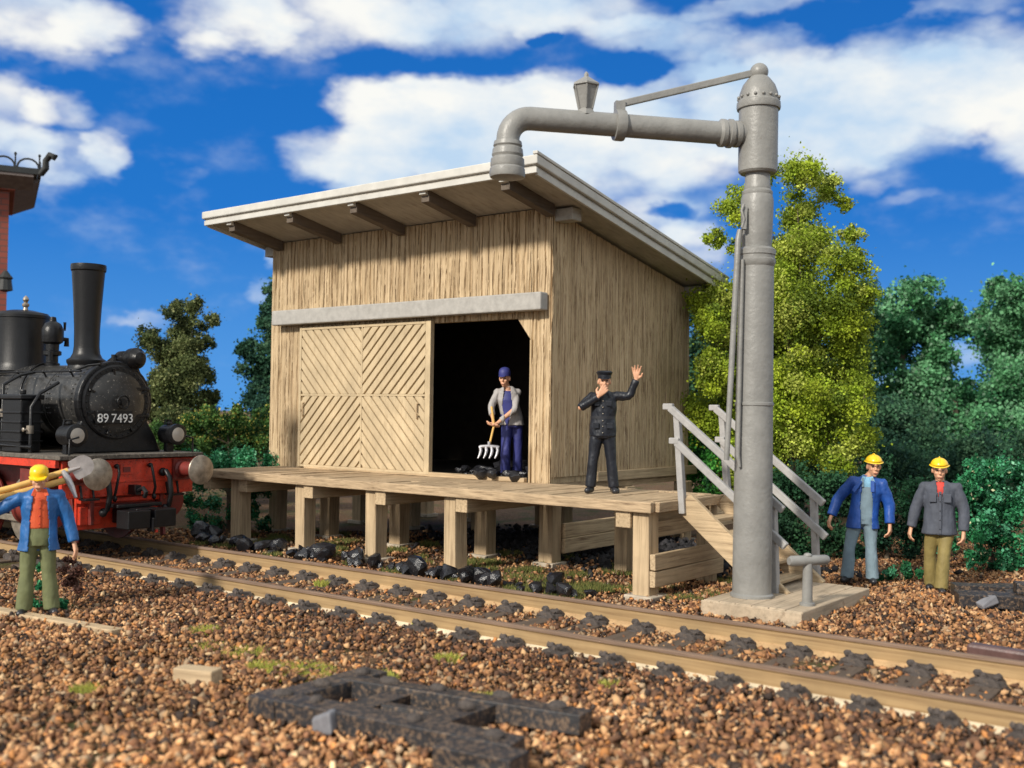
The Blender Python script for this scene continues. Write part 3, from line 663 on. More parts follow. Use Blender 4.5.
me.materials.clear(); me.materials.append(M['white']); nm = link('number_lettering', me, sdoor)
nm.matrix_basis = Matrix(((0,0,1,-.893),(1,0,0,-.085),(0,1,0,BZ-.325),(0,0,0,1)))
np_ = MB(); np_.box(-.965,-.898,-.40,.23,BZ-.35,BZ-.14); np_.build('number_plate', M['blackclean'], sdoor, bevel=.01)
# chimney
cm = MB(); cm.lathe([(.30,3.03),(.285,3.10),(.31,3.15),(.31,3.19),(.25,3.23),(.215,3.30),(.20,3.42),(.202,3.7),(.222,4.1),(.250,4.50),(.262,4.66),(.278,4.68),(.283,4.73),(.278,4.78),(.235,4.78),(.225,4.60)], (-1.90,0,0), (0,0,1), 40)
cm.build('chimney', M['blackclean'], lc, smooth=32)
dm = MB(); dm.lathe([(.50,3.03),(.465,3.10),(.44,3.18),(.44,3.96),(.455,3.97),(.455,4.02),(.42,4.06),(.20,4.11),(.0,4.12)], (-3.95,0,0), (0,0,1), 40); dome = dm.build('sand_dome', M['blackclean'], lc, smooth=30)
dm = MB(); dm.lathe([(.05,4.10),(.035,4.16),(.06,4.19),(.06,4.22),(.03,4.25),(.055,4.30),(.04,4.34),(.01,4.37)], (-3.85,0,0), (0,0,1), 14); dm.build('dome_knob', M['steel'], dome, smooth=40)
vv = MB(); vv.lathe([(.13,3.08),(.13,3.15),(.10,3.17),(.10,3.28),(.15,3.30),(.15,3.36),(.11,3.38),(.11,3.48),(.17,3.52),(.18,3.62),(.18,3.74),(.13,3.84),(.06,3.88),(.05,3.95),(.02,3.96)], (-2.95,0,0), (0,0,1), 20)
vv.tube([(-2.95,.05,3.75),(-2.95,.22,3.75),(-2.95,.22,3.88)],.025,8); vv.tube([(-2.95,.1,3.58),(-2.95,.26,3.58),(-2.95,.26,3.46)],.045,8); vv.tube([(-2.80,-.12,3.2),(-2.80,-.12,3.34)],.04,8)
vv.build('safety_valve', M['black'], lc, smooth=35)
# small pump on the smokebox top
pp = MB(); pp.lathe([(.09,0),(.13,.01),(.13,.10),(.10,.12),(.10,.30),(.17,.32),(.175,.38),(.175,.46),(.13,.50),(.10,.56),(.03,.58)], (-1.45,.34,3.22), (1,0,0), 22)
for k in range(8):
    a = 2*pi*k/8; pp.ell((-1.02,.34+.155*cos(a),3.22+.155*sin(a)),(.03,.025,.025),6,5)
pp.tube([(-1.1,.34,3.22),(-1.1,.42,3.0),(-1.12,.50,2.88)],.05,10); pp.tube([(-1.38,.34,3.3),(-1.38,.2,3.26),(-1.38,.05,3.14)],.03,8)
pp.lathe([(.055,0),(.055,.06),(.04,.07),(.04,.12)], (-1.15,.02,3.15), (0,0,1), 10)
pp.build('feed_pump', M['black'], lc, smooth=35)
# handrail and pipes on the boiler
for yy in (-.46,.46):
    zr = BZ+sqrt(.62**2-.46**2)
    hr = MB(); hr.tube([(-1.2,yy*1.12,zr+.07),(-5.5,yy*1.12,zr+.07)],.017,8)
    for xx in (-1.5,-2.3,-3.1,-3.9,-4.7): hr.tube([(xx,yy,zr-.03),(xx,yy*1.12,zr+.07)],.014,6); hr.ell((xx,yy*1.12,zr+.07),(.032,.032,.032),8,6)
    hr.build('handrail', M['black'], boiler, smooth=45)
pi_ = MB(); pth = []
for k in range(13):
    a = radians(100+110*k/12); pth.append((-3.0+.35*k/12, .655*cos(a), BZ+.655*sin(a)))
pi_.tube(pth,.022,8); 
pi_.tube([(-1.0,-.30,BZ+.60),(-1.25,-.36,BZ+.58),(-1.5,-.43,BZ+.50)],.02,8)
pi_.build('pipe', M['black'], boiler, smooth=45)
# running plate, tanks, frames
MB().box(-8.1,-.45,-1.28,1.28,1.62,1.685).build('running_plate', M['dusty'], lc, bevel=.01)
fr_ = MB(); fr_.box(-8.1,-.60,-1.26,-1.20,1.50,1.618); fr_.box(-8.1,-.60,1.20,1.26,1.50,1.618); fr_.build('edge_valance', M['red'], lc)
for yy in (-.62,.62): MB().box(-7.9,-.62,yy-.03,yy+.03,.60,1.615).build('side_frame', M['darkred'], lc, bevel=.01)
tk = MB(); tk.box(-5.4,-2.50,-1.22,-.66,1.69,2.60); tank = tk.build('side_tank', M['black'], lc, bevel=.04)
tk = MB(); tk.box(-5.4,-2.50,.66,1.22,1.69,2.60); tk.build('side_tank', M['black'], lc, bevel=.04)
bx = MB(); bx.box(-2.28,-1.72,-1.20,-.86,1.69,2.52); bx.box(-2.32,-1.68,-1.23,-.83,2.52,2.60); bx.lathe([(.05,0),(.05,.08)],(-2.0,-1.02,2.60),(0,0,1),10); bx.build('air_pump', M['blackclean'], lc, bevel=.02)
for z_ in (1.85,2.0,2.15,2.30): MB().box(-2.31,-1.69,-1.225,-.84,z_,z_+.03).build('pump_rib', M['black'], lc, bevel=.006)
px_ = MB(); px_.tube([(-1.60,-1.10,1.70),(-1.60,-1.10,2.40),(-1.62,-.95,2.62),(-1.7,-.60,2.80)],.03,8); px_.tube([(-2.42,-1.12,1.70),(-2.42,-1.12,2.75),(-2.5,-.80,2.92),(-2.6,-.50,2.98)],.026,8); px_.tube([(-1.45,-1.15,1.78),(-2.5,-1.22,1.80)],.03,8); px_.build('feed_pipe', M['black'], lc, smooth=45)
for q_ in ((-1.62,-1.10,2.05),(-2.42,-1.12,2.30)):
    v_ = MB(); v_.lathe([(.03,-.07),(.055,-.06),(.055,.06),(.03,.07)], q_, (0,0,1), 12); v_.tube([q_,(q_[0],q_[1]-.10,q_[2])],.018,8); v_.ell((q_[0],q_[1]-.11,q_[2]),(.035,.015,.035)); v_.build('valve', M['steel'], lc, smooth=40)
ca = MB(); ca.box(-7.6,-5.42,-1.25,-1.20,1.69,3.1); ca.box(-7.6,-5.42,1.20,1.25,1.69,3.1); ca.box(-5.46,-5.41,-1.195,1.195,1.69,3.75); ca.box(-7.6,-7.55,-1.195,1.195,1.69,3.75)
for yy in (-1.25,1.20):
    ca.box(-5.6,-5.465,yy,yy+.05,3.1,3.75); ca.box(-7.545,-7.4,yy,yy+.05,3.1,3.75)
ca.build('cab', M['black'], lc, bevel=.01)
ro = MB(); ro.prism([(-1.4,0),(-1.2,.10),(-.6,.2),(0,.24),(.6,.2),(1.2,.10),(1.4,0)], (-5.2,0,3.76), (0,1,0), (0,0,1), (-2.6,0,0)); ro.build('cab_roof', M['black'], lc)
MB().box(-7.55,-.9,-.40,.40,1.0,1.60).build('under_frame', M['blackclean'], lc)
# wheels
def wheel(xc, side, r=.56):
    w = MB(); yc = side*.80
    w.lathe([(r-.09,-.06),(r,-.06),(r+.03,-.07),(r+.03,-.04),(r,-.035),(r-.01,.06),(r-.08,.06)], (xc, yc, .2+r), (0, side, 0), 36); wo = w.build('wheel', M['darkred'], lc, smooth=30)
    s_ = MB(); s_.tube([(xc,yc-.07*side,.2+r),(xc,yc+.09*side,.2+r)],.11,16)
    for k in range(11):
        a = 2*pi*k/11; s_.bar((xc,yc,.2+r),(xc+(r-.07)*cos(a),yc,.2+r+(r-.07)*sin(a)),.05,.04,(0,1,0))
    s_.build('spokes', M['darkred'], wo, bevel=.005)
    t_ = MB(); t_.lathe([(r-.075,.062),(r-.012,.064),(r-.014,.070),(r-.075,.072)], (xc,yc,.2+r),(0,side,0),36); t_.build('tyre', M['steel'], wo, smooth=30)
for xc in (-2.05,-3.55,-5.3):
    for s_ in (-1,1): wheel(xc, s_)
for s_ in (-1,1):
    cy = MB(); cy.lathe([(.20,0),(.30,.01),(.31,.03),(.31,.08),(.28,.09),(.28,.62),(.31,.63),(.31,.70),(.20,.71)], (-1.0,s_*1.02,.86), (-1,0,0), 28); cy.box(-1.66,-1.02,s_*1.02-.2,s_*1.02+.2,1.10,1.45)
    cy.build('cylinder', M['darkred'], lc, smooth=30)
    rd = MB(); rd.tube([(-1.7,s_*1.02,.86),(-2.4,s_*1.02,.86)],.035,8); rd.bar((-2.3,s_*1.0,.86),(-3.6,s_*1.0,.72),.05,.11); rd.bar((-2.05,s_*.93,.62),(-5.3,s_*.93,.62),.04,.10); rd.build('drive_rod', M['steel'], lc, bevel=.008)
# buffer beam
bb = MB(); bb.box(-.66,-.57,-1.17,1.17,1.03,1.60); beam = bb.build('buffer_beam', M['red'], lc, bevel=.012)
bb = MB(); bb.box(-.568,-.55,-1.14,1.14,1.24,1.275); bb.box(-.568,-.553,-.20,.02,1.36,1.52); bb.build('beam_trim', M['red'], beam, bevel=.006)
MB().box(-.551,-.54,-.155,-.03,1.40,1.48).build('beam_slot', M['darkred'], beam)
rv = MB()
for yy in [-1.1+.11*k for k in range(21)]:
    for z_ in (1.08,1.56): rv.ell((-.568,yy,z_),(.012,.014,.014),6,4)
rv.build('rivets', M['red'], beam)
ap = MB(); ap.box(-.84,-.78,-.80,.72,.52,1.02); ap.box(-.775,-.70,-.78,-.42,.60,.88); ap.box(-.775,-.70,.40,.70,.60,.88); ap.box(-.775,-.66,-.80,.72,.93,1.0); ap.build('front_apron', M['red'], lc, bevel=.012)
for s_ in (-1,1):
    b = MB(); b.box(-.566,-.52,s_*.92-.17,s_*.92+.17,1.24,1.58); b.lathe([(.155,0),(.155,.02),(.125,.05),(.11,.30),(.125,.30),(.125,.33),(.09,.335),(.08,.36)], (-.52,s_*.92,1.42), (1,0,0), 22); buf = b.build('buffer', M['darkred'], lc, smooth=30)
    b = MB(); b.lathe([(.07,-.02),(.07,.10),(.235,.125),(.24,.14),(.235,.155),(.17,.172),(.05,.185),(.0,.187)], (-.17,s_*.92,1.42), (1,0,0), 36); b.build('buffer_disc', M['steel'], buf, smooth=30)
    l = MB(); ly = s_*.90
    l.lathe([(.10,-.22),(.12,-.20),(.155,-.17),(.155,.10),(.175,.12),(.175,.17),(.15,.18)], (-.80,ly,1.98), (1,0,0), 26); l.box(-.92,-.82,ly-.06,ly+.06,1.69,1.84); l.tube([(-.90,ly-.07,2.13),(-.90,ly-.06,2.21),(-.90,ly+.06,2.21),(-.90,ly+.07,2.13)],.015,6)
    l.lathe([(.04,0),(.05,.03),(.03,.06)],(-.88,ly,2.13),(0,0,1),10)
    la = l.build('headlamp', M['black'], lc, smooth=32)
    l = MB(); l.lathe([(.148,.0),(.145,.012),(.10,.025),(.0,.03)], (-.64,ly,1.98), (1,0,0), 24); l.build('lamp_glass', M['glass'], la, smooth=40)
    hs = MB(); y0 = s_*.55
    hs.tube([(-.54,y0,1.38),(-.44,y0,1.40),(-.38,y0+.03,1.30),(-.37,y0+.06,1.05),(-.40,y0+.04,.85),(-.48,y0,.78)],.042,10); hs.ell((-.52,y0,1.38),(.06,.07,.07)); hs.ell((-.45,y0,.80),(.07,.06,.07)); hs.build('brake_hose', M['blackclean'], lc, smooth=50)
for y_a, y_b in ((-.30,-.34),(.30,.36)):
    q_ = MB(); q_.tube([(-.55,y_a,1.50),(-.47,y_a,1.50),(-.43,y_a,1.40),(-.44,y_b,1.15),(-.50,y_b,.98)],.022,8); q_.ell((-.50,y_a,1.50),(.045,.04,.04)); q_.ell((-.47,y_b,1.0),(.04,.035,.05)); q_.build('steam_hose', M['blackclean'], lc, smooth=50)
for y_a in (-.78,.74):
    q_ = MB(); q_.box(-.56,-.36,y_a-.12,y_a+.12,1.0,1.03); q_.bar((-.50,y_a-.1,1.03),(-.55,y_a-.1,1.22),.03,.03); q_.bar((-.50,y_a+.1,1.03),(-.55,y_a+.1,1.22),.03,.03); q_.build('footstep', M['black'], lc, bevel=.005)
for s_ in (-1,1): MB().tube([(-.50,s_*1.1,1.68),(-.50,s_*1.1,1.92),(-.50,s_*.95,1.96)],.016,8).build('hand_hold', M['black'], lc, smooth=50)
hk = MB(); hk.box(-.56,-.36,-.05,.05,1.05,1.20); hk.tube([(-.36,0,1.12),(-.24,0,1.16),(-.16,0,1.10),(-.20,0,1.02)],.035,8); hk.build('draw_hook', M['blackclean'], lc, smooth=40)
cp = MB(); cp.box(-.76,-.10,-.20,.20,.60,.86); cp.box(-.30,.02,-.42,-.03,.56,.84); cp.box(-.28,.04,.03,.42,.56,.84); cp.box(-.10,.06,-.02,.02,.50,.72); cp.box(-.60,-.30,-.40,.40,.86,.92)
cp.build('coupling', M['blackclean'], lc, bevel=.015)
MB().box(-.02,.02,.06,.11,.48,.53).build('coupling_pin', M['red'], lc, bevel=.01)
for s_ in (-1,1): MB().bar((-.95,s_*.78,1.0),(-.80,s_*.78,.32),.05,.10).build('rail_guard', M['darkred'], lc, bevel=.01)

# ------------------------------------------------------------------ coal lumps, scrap, timber
def rock_mesh(name, sd, mat, r=1, jit=.24):
    rr = np.random.default_rng(sd); import bmesh
    bm = bmesh.new(); bmesh.ops.create_icosphere(bm, subdivisions=2, radius=1)
    pl = [Vector(rr.normal(size=3)).normalized() for _ in range(16)]; dd = rr.uniform(.45,.72,16)
    for v in bm.verts:
        p = v.co.copy()
        for n_, d_ in zip(pl, dd):
            q = p.dot(n_)
            if q > d_: p -= n_*(q-d_)
        q = v.co; v.co = p*(1+rr.normal(0, .035)+.09*sin(q.x*5+sd)*cos(q.y*6-sd))
    me = bpy.data.meshes.new(name); bm.to_mesh(me); bm.free(); me.materials.append(mat); return me
rocks = [rock_mesh('coal_lump', k, M['coal']) for k in range(6)]
def lump(x_, y_, s, z=0, lab=None, grp='coal lumps beside the track below the platform', loc=True):
    o = link('coal_lump', rocks[random.randrange(6)]); p = W(x_, y_) if loc else Vector((x_, y_, 0))
    o.location = (p.x, p.y, z+s*.52); o.scale = (s*random.uniform(.85,1.25), s*random.uniform(.7,1.05), s*random.uniform(.62,.95)); o.rotation_euler = (random.uniform(-.4,.4),random.uniform(-.4,.4),random.uniform(0,6))
    return tag(o, lab or 'shiny black coal lump lying between the far rail and the platform posts', 'coal lump', grp)
rc = random.Random(5); cl_ = []
for k in range(64):
    x_ = -6.5+8.8*(k+rc.uniform(-.5,.5))/64; cl_.append((x_, -2.22-.03*x_*.6+rc.uniform(-.22,.2), rc.choice([.07,.09,.11,.13,.16,.2])*rc.uniform(.9,1.15)))
cl_ += [(2.0,-2.4,.21),(-6.3,-1.8,.24),(-2.2,-2.1,.22),(-3.1,-2.0,.22),(.25,-2.3,.23),(-.3,-2.3,.2)]
for x_, y_, s in cl_:
    lump(x_, y_, s*1.08)
lump(1.35,-1.72,.23,0,'large coal lump on the grass below the platform, standing back from the others')
for q, s, lb in [((-2.15,.42),.17,None),((-1.80,.45),.17,'coal lump on the deck left of the worker with the fork'),((-1.55,.38),.14,None),((-1.35,.62),.20,None),((-1.15,.30),.12,None),((-1.30,-.14),.17,None),((-1.05,-.16),.16,None),((-.62,-.14),.14,None),((-.95,.05),.14,'coal lump on the door sill in front of the worker'),((-.72,.02),.13,None),((-.60,.35),.21,'coal lump in the doorway right of the worker'),((-1.2,.08),.12,None),((-.62,.10),.12,None),((-1.95,.6),.12,None),((-1.6,.9),.26,None),((-1.2,1.0),.26,None),((-.7,.9),.25,None)]:
    lump(q[0], q[1], s, HP+.02+(.04 if q[1] > -.02 else 0), lb or 'black coal lump in the heap round the worker in the shed doorway', 'coal heap in the shed doorway')
for k in range(26): lump(random.uniform(-2.1,-.5), random.uniform(-.1,.75), random.uniform(.05,.11), HP+(.075 if k % 2 else .03), 'black coal lump in the heap round the worker in the shed doorway', 'coal heap in the shed doorway')
lump(1.80,-.86,.07,HP,'tiny black lump on the deck behind the man in black','small lumps on the deck')
A0 = Vector((-1.93,8.42,0)); sc1 = thing('scrap_grid', 'black scrap grid of crossed bars half buried in the foreground gravel', 'scrap', (A0.x, A0.y, .02), radians(-29.5)); sc1.scale = (.92,.95,1)
for nm_, parts in (('long_bar', [((-.05,-.02),(2.50,0),.24,.15),((.22,.80),(2.62,.92),.24,.15)]), ('cross_bar', [((.10,-.15),(.30,1.15),.30,.13),((1.62,.10),(1.75,1.0),.26,.12),((.80,.05),(.92,.95),.22,.10)]), ('stub', [((2.05,-.30),(2.72,-.34),.26,.15),((.85,.40),(1.5,.46),.10,.09)])):
    for (a, b, w_, h_) in parts:
        MB().bar((a[0],a[1],h_*.5+.012*len(nm_)%.03),(b[0],b[1],h_*.5+.012*len(nm_)%.03), w_, h_, (0,0,1), 0, .012).build(nm_, M['scrap'], sc1, bevel=.006)
for k, (x_,y_) in enumerate([(.18,.02),(.24,.45),(.30,.95),(1.55,.02),(1.70,.55),(1.8,.95),(.55,.02),(2.3,.0),(2.35,.92),(.7,.82),(1.2,.86)]):
    c_ = MB(); c_.ell((x_,y_,.165),(random.uniform(.06,.11),random.uniform(.05,.09),.045),8,5); c_.build('chair_lump', M['chair'], sc1, smooth=50)
MB().bar((.66,-.10,.03),(.90,-.17,.10),.10,.16,(0,0,1),0,.03).build('broken_corner', M['scrapedge'], sc1, bevel=.02)
c0 = W(6.10,.55); sc2 = thing('scrap_grid', 'black scrap bars lying on gravel behind the rails at the right edge', 'scrap', (c0.x, c0.y, 0), radians(-12))
for nm_, a, b, w_, h_ in (('long_bar',(0,0),(2.2,.05),.30,.17),('long_bar',(.1,.75),(2.4,.8),.28,.17),('cross_bar',(.85,-.35),(.82,1.1),.26,.15),('long_bar',(1.0,-.30),(2.3,-.32),.30,.20)):
    MB().bar((a[0],a[1],h_*.5+.02),(b[0],b[1],h_*.5+.02), w_, h_, (0,0,1), 0, .012).build(nm_, M['scrap'], sc2, bevel=.006)
MB().box(.72,.92,.0,.22,.19,.34).build('upright_block', M['scrap'], sc2, bevel=.02)
MB().bar((.22,-.24,.06),(.42,-.12,.16),.14,.10,(0,0,1),0,.02).build('broken_corner', M['scrapedge'], sc2, bevel=.02)
p0, p1 = W(7.0,-2.38,.09), W(9.6,-2.55,.09); b = MB(); b.bar(p0, p1, .17, .14, (0,0,1)); tag(b.build('scrap_bar', M['bar'], bevel=.03), 'brown metal bar lying on gravel beside the far rail at right', 'metal bar')
p = W(2.0,-8.05); o = MB(); o.box(-.20,.20,-.09,.09,-.05,.14); tag(o.build('wood_block', M['wx'], bevel=.015, loc=p, rotz=radians(-18)), 'short tan wood block sticking out of the foreground gravel', 'wood block')
p0, p1 = Vector((-6.6,12.7,.0)), Vector((-4.2,11.35,-.01)); b = MB(); b.bar(p0, p1, .16, .10, (0,0,1), 0, .008); tag(b.build('buried_plank', M['wx'], bevel=.012), 'old plank half buried in gravel below the worker with the shovel', 'plank')

# ------------------------------------------------------------------ brick tower at the far left
tw = thing('brick_tower', 'red brick tower with a black iron crested cornice behind the locomotive', 'tower', (-14.52,30.0,0), .46)
MB().box(-4.2,0,0,4.2,-.1,8.55).build('wall', M['brick'], tw)
MB().box(-4.35,.15,-.15,4.35,8.56,8.72).build('brick_corbel', M['brick'], tw, bevel=.02)
c_ = MB(); c_.prism([(0,0),(.62,.28),(.62,.36),(0,.36)], (.15,-.2,8.60), (1,0,0), (0,0,1), (0,4.6,0)); c_.prism([(0,0),(.62,.28),(.62,.36),(0,.36)], (-4.4,-.15,8.60), (0,-1,0), (0,0,1), (5.0,0,0)); c_.build('cornice', M['cream'], tw)
r_ = MB(); r_.box(-4.8,.80,-.80,-.72,8.965,9.13); r_.box(.72,.80,-.71,4.8,8.965,9.13); r_.box(-4.7,.70,-.70,4.7,8.965,9.05)
for k in range(8):
    xa = .76-k*.62
    pts_ = [(xa-.31-.28*cos(pi*j/8), -.76, 9.13+.26*sin(pi*j/8)) for j in range(9)]; r_.tube(pts_, .028, 6); r_.tube([(xa-.02,-.76,9.13),(xa-.02,-.76,9.50)],.022,6); r_.ell((xa-.02,-.76,9.50),(.04,.04,.05),6,5)
    pts_ = [(.76, -.45+k*.62-.28*cos(pi*j/8), 9.13+.26*sin(pi*j/8)) for j in range(9)]; r_.tube(pts_, .028, 6); r_.tube([(.76,-.14+k*.62,9.13),(.76,-.14+k*.62,9.50)],.022,6)
r_.tube([(.78,-.78,8.98),(.90,-.90,9.15),(.90,-.90,9.35),(1.0,-1.0,9.50),(1.12,-1.10,9.46),(1.08,-1.08,9.36)],[.09,.10,.09,.10,.09,.05],10)
r_.build('iron_cresting', M['blackiron'], tw, smooth=40)
l_ = MB(); l_.tube([(-.02,-.01,5.9),(-.02,-.45,5.9)],.04,8); l_.lathe([(.05,-.35),(.20,-.3),(.16,.0),(.2,.05),(.05,.25)],(-.05,-.5,5.95),(0,0,1),10); l_.build('wall_lamp', M['blackiron'], tw)
VEG = {
 'broadleaf_tree': ((5.31, 20.0), [(-0.04, 6.95, 0.38), (0.77, 6.84, 0.31), (1.12, 6.58, 0.15), (-0.51, 6.98, 0.19), (-1.08, 6.32, 0.34), (-1.33, 5.93, 0.21), (-0.75, 5.69, 0.27), (0.16, 6.33, 0.34), (0.17, 5.6, 0.61), (0.99, 5.84, 0.19), (0.78, 5.13, 0.42), (-0.4, 4.92, 0.53), (-1.36, 4.62, 0.5), (-1.68, 4.04, 0.34), (-0.93, 4.05, 0.57), (0.17, 4.41, 0.67), (0.86, 4.31, 0.46), (1.13, 4.66, 0.23), (-0.01, 3.3, 0.72), (0.79, 3.16, 0.53), (1.14, 2.65, 0.34), (-0.96, 3.1, 0.57), (-1.67, 3.24, 0.38), (-0.57, 2.34, 0.67), (0.42, 2.26, 0.65), (1.07, 1.98, 0.34), (0.0, 1.55, 0.53), (-0.8, 1.54, 0.53), (0.73, 1.56, 0.34), (-1.56, 2.33, 0.48), (0.19, 2.77, 0.46), (-0.23, 2.69, 0.42), (0.37, 3.5, 0.42), (-0.4, 4.06, 0.46), (1.04, 3.79, 0.38), (1.14, 3.16, 0.38), (-0.16, 3.26, 0.42), (0.85, 2.74, 0.38)]),
 'left_tree': ((-8.22, 26.0), [(-0.23, 4.96, 0.17), (-0.1, 4.71, 0.2), (0.49, 4.89, 0.2), (0.62, 4.65, 0.17), (-0.78, 4.2, 0.22), (-0.58, 3.96, 0.22), (0.08, 4.34, 0.35), (0.66, 4.05, 0.17), (-0.4, 3.79, 0.32), (0.22, 3.72, 0.4), (-0.64, 3.21, 0.22), (-0.01, 3.05, 0.5), (0.58, 3.25, 0.22), (-0.37, 2.55, 0.4), (0.25, 2.56, 0.4), (0.71, 2.71, 0.17), (-0.8, 2.79, 0.25), (0.01, 2.06, 0.45), (0.62, 2.31, 0.22), (-0.74, 2.29, 0.27)]),
 'conifer': ((-6.96, 30.0), [(-0.13, 5.96, 0.23), (-0.07, 5.38, 0.31), (-0.22, 4.72, 0.37), (-0.33, 4.03, 0.4), (-0.37, 3.28, 0.49), (-0.18, 2.66, 0.51), (0.58, 4.67, 0.57), (0.46, 3.24, 0.72)]),
 'flower_hedge': ((-6.43, 24.0), [(-0.81, 2.09, 0.25), (-0.35, 2.19, 0.27), (0.22, 2.24, 0.27), (0.77, 2.2, 0.27), (-0.57, 1.73, 0.34), (0.12, 1.74, 0.39), (0.73, 1.7, 0.37)]),
 'bright_bush': ((-5.64, 21.0), [(-0.78, 1.42, 0.18), (-0.47, 1.32, 0.24), (-0.08, 1.39, 0.24), (0.42, 1.43, 0.24), (0.82, 1.36, 0.22), (-0.57, 0.94, 0.26), (0.19, 0.95, 0.32), (0.67, 0.9, 0.26)]),
 'low_bush': ((-5.62, 20.5), [(-0.51, 0.66, 0.18), (-0.19, 0.53, 0.2), (-0.42, 0.28, 0.18), (-0.11, 0.2, 0.16), (0.55, 0.44, 0.18), (0.79, 0.16, 0.14), (0.2, 0.4, 0.14)]),
 'dark_bush': ((-8.32, 25.0), [(-0.05, 1.87, 0.29), (0.32, 1.64, 0.29), (-0.28, 1.51, 0.24), (0.09, 1.28, 0.29)]),
 'bg1': ((11.85, 32.0), [(0.13, 6.07, 0.46), (-0.47, 5.38, 0.61), (0.75, 5.25, 0.61), (0.14, 4.63, 0.55), (-0.99, 4.09, 0.49), (0.24, 3.1, 0.73), (0.75, 4.02, 0.49), (-0.61, 2.94, 0.67)]),
 'bg2': ((15.74, 33.0), [(-0.38, 6.16, 0.47), (-0.83, 6.4, 0.35), (0.12, 5.79, 0.63), (0.88, 6.02, 0.63), (-0.54, 5.05, 0.5), (0.31, 4.59, 0.76), (-0.28, 3.48, 0.76), (0.72, 3.02, 0.94), (-0.06, 2.22, 0.88)]),
 'bg3': ((13.1, 31.0), [(-0.16, 5.56, 0.35), (0.2, 5.15, 0.35), (-0.33, 4.96, 0.41), (-0.62, 4.36, 0.35), (-0.21, 3.3, 0.47), (0.74, 3.02, 0.53), (0.0, 2.51, 0.71), (0.89, 1.93, 0.77), (-0.68, 2.35, 0.65), (0.15, 1.62, 0.74)]),
 'bg4': ((9.76, 29.0), [(-0.09, 5.88, 0.33), (-0.42, 5.04, 0.44), (0.19, 5.16, 0.39), (-0.25, 4.21, 0.55), (-0.41, 3.02, 0.66), (0.2, 2.2, 0.72), (-0.4, 1.77, 0.72), (1.12, 1.79, 0.77)]),
 'bg5': ((5.16, 27.0), [(0.45, 3.19, 0.77), (-0.12, 4.03, 0.57), (-0.37, 2.74, 0.64), (0.26, 1.98, 0.77), (-0.51, 1.63, 0.64), (-0.29, 5.76, 0.26), (-0.47, 5.11, 0.36), (0.99, 1.01, 0.64)]),
 'hedgeA': ((5.06, 18.2), [(-0.22, 1.28, 0.31), (-0.42, 0.62, 0.38), (0.33, 1.12, 0.38), (-0.04, 0.15, 0.28), (0.41, 0.38, 0.35)]),
 'hedgeB': ((6.39, 17.8), [(-0.61, 1.05, 0.37), (-0.22, 1.4, 0.34), (-0.1, 0.52, 0.37), (-0.43, 0.09, 0.24), (0.29, 1.07, 0.34), (0.38, 0.36, 0.31), (0.71, 1.04, 0.31)]),
 'emerald': ((7.69, 16.9), [(-0.22, 1.6, 0.19), (0.18, 1.64, 0.23), (0.53, 1.55, 0.23), (-0.43, 1.2, 0.23), (0.02, 1.12, 0.32), (0.44, 1.03, 0.29), (-0.3, 0.72, 0.26), (0.18, 0.56, 0.29), (0.57, 0.41, 0.26), (-0.27, 0.22, 0.18), (0.18, 0.16, 0.19), (0.57, 0.14, 0.19), (-0.7, 0.39, 0.16), (-0.65, 0.79, 0.19)]),
 'midgreen': ((3.95, 21.0), [(-0.17, 1.32, 0.3), (0.23, 1.62, 0.36), (-0.37, 1.62, 0.24), (-0.12, 0.92, 0.24), (0.28, 0.57, 0.28), (-0.37, 1.91, 0.24), (0.59, 1.13, 0.36)]),
 'bg6': ((7.87, 26.0), [(-1.7, 1.07, 0.64), (-0.72, 1.45, 0.64), (0.15, 1.1, 0.64), (1.02, 1.36, 0.64), (1.89, 1.12, 0.69), (-1.08, 0.21, 0.55), (0.53, 0.24, 0.55)]),
 'bg7': ((12.1, 27.0), [(-1.33, 1.46, 0.67), (-0.43, 1.35, 0.72), (0.47, 1.49, 0.72), (1.37, 1.5, 0.72), (-0.81, 0.44, 0.57), (0.73, 0.47, 0.57)]),
 'bg8': ((-7.22, 28.0), [(-1.35, 1.55, 0.53), (-0.42, 1.83, 0.53), (0.57, 1.79, 0.53), (-0.66, 0.89, 0.59), (0.4, 0.78, 0.59), (1.59, 1.32, 0.53)]),
 'creeper': ((5.76, 15.6), [(-0.12, 0.14, 0.09), (0.1, 0.2, 0.1), (0.32, 0.12, 0.07), (-0.27, 0.05, 0.06)]),
 'small_plant': ((-5.61, 12.55), [(0.02, 0.5, 0.05), (0.06, 0.3, 0.06), (-0.02, 0.06, 0.07), (0.15, 0.05, 0.07), (0.29, 0.05, 0.07), (-0.11, 0.07, 0.06)]),
 'dry_shrub': ((-5.39, 12.9), [(0.03, 0.55, 0.07), (0.08, 0.4, 0.09), (-0.01, 0.28, 0.07), (0.11, 0.21, 0.07)]),
}
